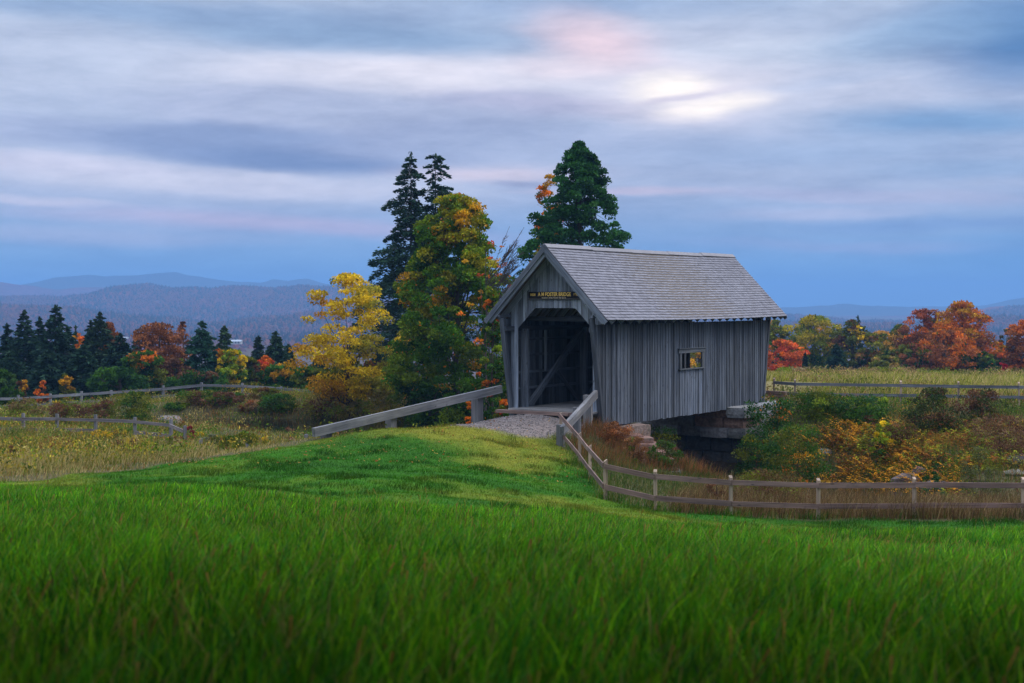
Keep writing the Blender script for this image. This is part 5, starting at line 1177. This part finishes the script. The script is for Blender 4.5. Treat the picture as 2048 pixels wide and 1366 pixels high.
# side walls: vertical boards and battens on girts, ends raked forward
ZT, ZB = 2.82, -.50
def u_end(z, near=True):
    t = (z-0)/(3.1); u = .66+(.08-.66)*max(0, min(1.1, t)); return u if near else RL-u*1.0-.22
WIN = (6.16, 7.74, 1.19, 1.72)
for sg in (1, -1):
    mb = MB(); u = .08; first = True
    while u < RL-.3:
        wd = random.uniform(.15, .24); e = min(u+wd, RL-.3)
        uc = (u+e)/2
        zb = ZB+random.uniform(-.015, .02) if sg > 0 else ZB
        if uc < .66: zb = max(zb, 3.1*(.66-uc)/.58)
        if uc > RL-.88: zb = max(zb, 3.1*(uc-(RL-.88))/.58)
        col = wt(.10, .20); thick = .012; off = random.uniform(0, .004)
        zt = ZT if sg > 0 else 2.99
        segs = [(zb, zt)]
        if sg > 0 and e > WIN[0] and u < WIN[1]: segs = [(zb, WIN[2]-.02), (WIN[3]+.02, zt)]
        light = sg > 0 and e > WIN[0] and u < WIN[1]
        for q, (a, b) in enumerate(segs):
            if b-a < .05: continue
            cc = wt(.20, .27) if (light and q == 0) else col
            uu0, uu1 = u+.003, e-.003
            mb.box(BP((uu0+uu1)/2, sg*(WW+off), (a+b)/2), (U, Vv, (0, 0, 1)), ((uu1-uu0)/2, thick, (b-a)/2), cc)
            mb.box(BP(e, sg*(WW+.021+off*.3), (a+b)/2), (U, Vv, (0, 0, 1)), (random.uniform(.018, .028), .007, (b-a)/2-.004), (lambda f_: tuple(c_*f_ for c_ in cc))(random.uniform(.75, 1.5)))
        u = e
    wall = mb.build('side_wall', M_WOOD, bridge)
    if sg > 0:
        a, b, c_, d_ = WIN; mb = MB(); t_ = grey(.12, .14, (.92, 1, 1.12)); s0 = WW+.045
        mb.box(BP((a+b)/2, s0+.004, d_+.085), (U, Vv, (0, 0, 1)), ((b-a)/2+.24, .028, .075), t_)
        mb.box(BP((a+b)/2, s0+.02, d_+.172), (U, Vv, (0, 0, 1)), ((b-a)/2+.27, .05, .010), t_)
        mb.box(BP((a+b)/2, s0+.010, c_-.03), (U, Vv, (0, 0, 1)), ((b-a)/2+.2, .04, .022), t_)
        for x_ in (a-.07, b+.07): mb.box(BP(x_, s0, (c_+d_)/2), (U, Vv, (0, 0, 1)), (.07, .018, (d_-c_)/2+.004), t_)
        mb.build('window_frame', M_WOOD, wall)
    # girts inside
    for z in (.62, 1.17, 1.75, 2.28):
        m2 = MB(); z_ = z if sg < 0 else z
        runs = [(.75, RL-.9)] if not (sg > 0 and 1.1 < z < 1.8) else [(.75, WIN[0]-.15), (WIN[1]+.15, RL-.9)]
        for (a, b) in runs: m2.box(BP((a+b)/2, sg*(WW-.052), z), (U, Vv, (0, 0, 1)), ((b-a)/2, .036, .045), wt(.20, .28))
        m2.build('girt', M_WOOD, bridge)
    # truss posts and diagonals
    for u in (1.15, 5.0, 8.9, 12.7):
        m2 = MB(); m2.beam(BP(u, sg*(WW-.24), -.1), BP(u, sg*(WW-.24), 2.64), .14, .26, wt(.24, .3), up=tuple(Vv)); m2.build('truss_post', M_WOOD, bridge)
    for (ua, za, ub, zb_) in ((1.35, .02, 4.85, 2.55),)+(((8.7, 2.55, 5.2, .02),) if sg < 0 else ())+((12.5, .02, 9.1, 2.55),):
        m2 = MB(); m2.beam(BP(ua, sg*(WW-.26), za), BP(ub, sg*(WW-.26), zb_), (.20), .14, wt(.24, .32), up=tuple(Vv)); m2.build('diagonal_brace', M_WOOD, bridge)
    m2 = MB(); m2.beam(BP(4.75, sg*(WW-.15), .05), BP(3.15, sg*(WW-.15), 1.3), .14, .07, wt(.22, .28), up=tuple(Vv)); m2.build('diagonal_brace', M_WOOD, bridge)
    m2 = MB(); m2.beam(BP(2.65, sg*(WW-.12), 1.15), BP(2.65, sg*(WW-.12), 2.62), .12, .05, wt(.3, .36), up=tuple(Vv)); m2.build('stud', M_WOOD, bridge)
# slanted corner posts at both mouths, with their short outriggers
for sg in (1, -1):
    for near in (True, False):
        m2 = MB(); a = BP(.70 if near else RL-.92, sg*(WW-.03), -.35); b = BP(.08 if near else RL-.30, sg*(WW-.03), 3.02)
        m2.beam(a, b, .13, .16, wt(.10, .13) if sg > 0 else wt(.14, .17), up=tuple(Vv)); m2.build('corner_post', M_WOOD, bridge)
        m2 = MB(); uu = .10 if near else RL-.32
        m2.beam(BP(uu-.14*(1 if near else -1), sg*(WW+.02), 3.08), BP(uu+.6*(1 if near else -1), sg*(WW+.02), 3.08), .09, .09, wt(.15, .2)); m2.build('outrigger', M_WOOD, bridge)
# gable faces: vertical boards above a clipped opening
def opening(s):
    s = abs(s)
    if s >= 1.45: return None
    return 3.35 if s < .78 else 3.35-(s-.78)/(1.45-.78)*(3.35-2.68)
for near in (True, False):
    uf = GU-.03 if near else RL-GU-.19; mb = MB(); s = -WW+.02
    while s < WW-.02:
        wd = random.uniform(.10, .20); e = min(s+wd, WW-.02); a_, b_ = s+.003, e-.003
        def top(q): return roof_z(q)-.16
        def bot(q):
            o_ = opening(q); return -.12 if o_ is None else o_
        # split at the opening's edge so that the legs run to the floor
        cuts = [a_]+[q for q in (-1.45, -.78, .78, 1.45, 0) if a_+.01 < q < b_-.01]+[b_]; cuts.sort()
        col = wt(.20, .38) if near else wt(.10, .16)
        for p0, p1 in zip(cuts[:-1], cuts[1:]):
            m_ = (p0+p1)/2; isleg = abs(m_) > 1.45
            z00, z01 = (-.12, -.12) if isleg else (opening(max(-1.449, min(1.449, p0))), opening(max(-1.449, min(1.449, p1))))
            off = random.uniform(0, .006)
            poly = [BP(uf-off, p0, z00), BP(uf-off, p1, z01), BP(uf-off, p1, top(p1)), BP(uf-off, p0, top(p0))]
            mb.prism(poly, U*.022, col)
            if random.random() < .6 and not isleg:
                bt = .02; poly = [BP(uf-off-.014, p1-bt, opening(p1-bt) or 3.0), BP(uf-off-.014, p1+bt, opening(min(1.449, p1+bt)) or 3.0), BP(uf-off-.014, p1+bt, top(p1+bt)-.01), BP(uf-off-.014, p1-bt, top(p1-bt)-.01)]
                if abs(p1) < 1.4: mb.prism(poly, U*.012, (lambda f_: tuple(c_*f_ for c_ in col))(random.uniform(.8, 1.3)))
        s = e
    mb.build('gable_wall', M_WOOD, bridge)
    for sg in (1, -1):
        m2 = MB(); m2.beam(BP(uf+.10*(1 if near else -1), sg*1.52, -.1), BP(uf+.10*(1 if near else -1), sg*1.52, 2.95), .13, .13, wt(.18, .26)); m2.build('portal_post', M_WOOD, bridge)
# floor of planks and the beams below
mb = MB(); u = .3
while u < RL-.45:
    wd = .22; mb.box(BP(u+wd/2, 0, -.03+random.uniform(-.003, .003)), (U, Vv, (0, 0, 1)), (wd/2-.004, WW-.12, .03), grey(.20, .29, (1, .97, .97))); u += wd
mb.build('floor', M_WOOD, bridge)
for s in (-1.35, 0, 1.35):
    mb = MB(); mb.beam(BP(.9, s, -.25), BP(RL-1.1, s, -.25), .22, .36, wt(.08, .11)); mb.build('floor_beam', M_WOOD, bridge)
mb = MB(); mb.box(BP(.16, -.55, -.095), (U, Vv, (0, 0, 1)), (.13, WW-.35, .05), (.22, .15, .13)); mb.build('threshold', M_WOOD, bridge)
for s, c_ in ((WW-.33, 1),):
    pass

# name board over the mouth, gold letters on a dark plank
nb_ = empty('name_board', tuple(BP(GU-.09, 0, 3.77)), 'dark name board with gold lettering over the bridge mouth', 'sign')
mb = MB(); mb.box(BP(GU-.085, .015, 3.785), (U, Vv, (0, 0, 1)), (.014, 1.02, .105), (.012, .013, .018)); mb.box(BP(GU-.085, .015, 3.655), (U, Vv, (0, 0, 1)), (.013, 1.02, .024), (.06, .055, .055))
mb.build('board', M_WOOD, nb_)
M_GOLD = plain_mat('gold_paint', (.80, .52, .12), .45, .5); M_PALE = plain_mat('pale_gold_paint', (.50, .42, .30), .6)
rotz = math.atan2(Vv.y, Vv.x)
def text(body, s, z, size, mat, bold=.004, sx=1.0):
    c = bpy.data.curves.new('lettering', 'FONT'); c.body = body; c.size = size; c.align_x = 'CENTER'; c.align_y = 'CENTER'; c.extrude = .003; c.offset = bold; c.materials.append(mat)
    tmp = bpy.data.objects.new('tmp', c); COL.objects.link(tmp); dg = bpy.context.evaluated_depsgraph_get(); me = bpy.data.meshes.new_from_object(tmp.evaluated_get(dg)); bpy.data.objects.remove(tmp)
    o = bpy.data.objects.new('lettering', me); COL.objects.link(o); o.parent = nb_
    p = BP(GU-.105, s, z)-Vector(nb_.location); o.location = p; o.rotation_euler = (PI/2, 0, rotz); o.scale = (sx, 1, 1); return o
text('A M FOSTER BRIDGE', .02, 3.80, .175, M_GOLD, .004, .80)
text('1828', -.83, 3.79, .11, M_GOLD, .003, 1.0); text('1901', .86, 3.79, .11, M_GOLD, .003, 1.0)
text('Inventor of the Foster Sap Spout', 0, 3.69, .075, M_PALE, .001, .95)

# approach rails: heavy sloping beams on square posts
def approach(label, a, b, posts, h_=.25, grp='sloping approach rails'):
    root = empty('guard_rail', (a[0], a[1], h1(a[0], a[1])), label, 'guard rail', grp); a = Vector(a); b = Vector(b)
    mb = MB(); mb.beam(a, b, .12, h_, grey(.16, .18, (1, 1, 1.06))); mb.build('beam', M_RAIL, root)
    d = (b-a); n = Vector((d.y, -d.x, 0)).normalized()
    for f, w_ in posts:
        p = a.lerp(b, f)+n*(.06+w_/2+.003)*(-1); tz = p.z+.04; gz_ = h1(p.x, p.y)-.3
        m2 = MB(); m2.box((p.x, p.y, (tz+gz_)/2), ((d.x, d.y, 0), (n.x, n.y, 0), (0, 0, 1)), (w_/2, w_/2, (tz-gz_)/2), grey(.14, .17, (1, 1, 1.06))); m2.build('post', M_RAIL, root)
approach('sloping grey timber rail on the left of the bridge approach', (X(627, 42.3), 42.3, CZ-(865-HY)*42.3/F), (X(1002, 49.2), 49.2, CZ-(778-HY)*49.2/F), [(.08, .24), (.40, .24), (.885, .28)])
approach('sloping grey timber rail on the right of the bridge approach', (X(1124, 43.8), 43.8, CZ-(862-HY)*43.8/F), (X(1192, 48.1), 48.1, CZ-(788-HY)*48.1/F), [(.12, .22), (.58, .22), (.93, .26)])
# second left wing wall of the far approach and stacked timbers by the far corner
mb = MB(); random.seed(5)
lg = empty('timber_crib', (X(1545, 60.5), 60.5, 0), 'stacked red brown timbers beside the far bridge corner', 'timber stack')
for k in range(4):
    m2 = MB(); zz = CZ-(786+k*9-HY)*60.5/F; m2.beam((X(1524, 60.8), 60.8, zz), (X(1572-3*k, 60.2), 60.2, zz-.01), .2, .17, grey(.13, .17, (1.3, .85, .75))); m2.build('timber', M_RAIL, lg)


# ------------------------------------------------------------------ haze
def haze():
    x0, x1, y0, y1, z0, z1 = -5200, 5200, -65, 9600, -75, 108
    v = [(x, y, z) for x in (x0, x1) for y in (y0, y1) for z in (z0, z1)]
    f = [(0, 1, 3, 2), (4, 6, 7, 5), (0, 4, 5, 1), (2, 3, 7, 6), (0, 2, 6, 4), (1, 5, 7, 3)]
    m = bpy.data.materials.new('haze_air'); m.use_nodes = True; nt = m.node_tree; nt.nodes.clear()
    pv = nt.nodes.new('ShaderNodeVolumePrincipled'); out = nt.nodes.new('ShaderNodeOutputMaterial')
    pv.inputs['Color'].default_value = (.23, .48, .92, 1); pv.inputs['Density'].default_value = .0003; pv.inputs['Anisotropy'].default_value = .0
    nt.links.new(pv.outputs[0], out.inputs['Volume'])
    tag(mesh_np('haze', np.array(v, float), np.array(f), mat=m), 'blue evening haze over the valley', 'haze', kind='stuff')
haze()
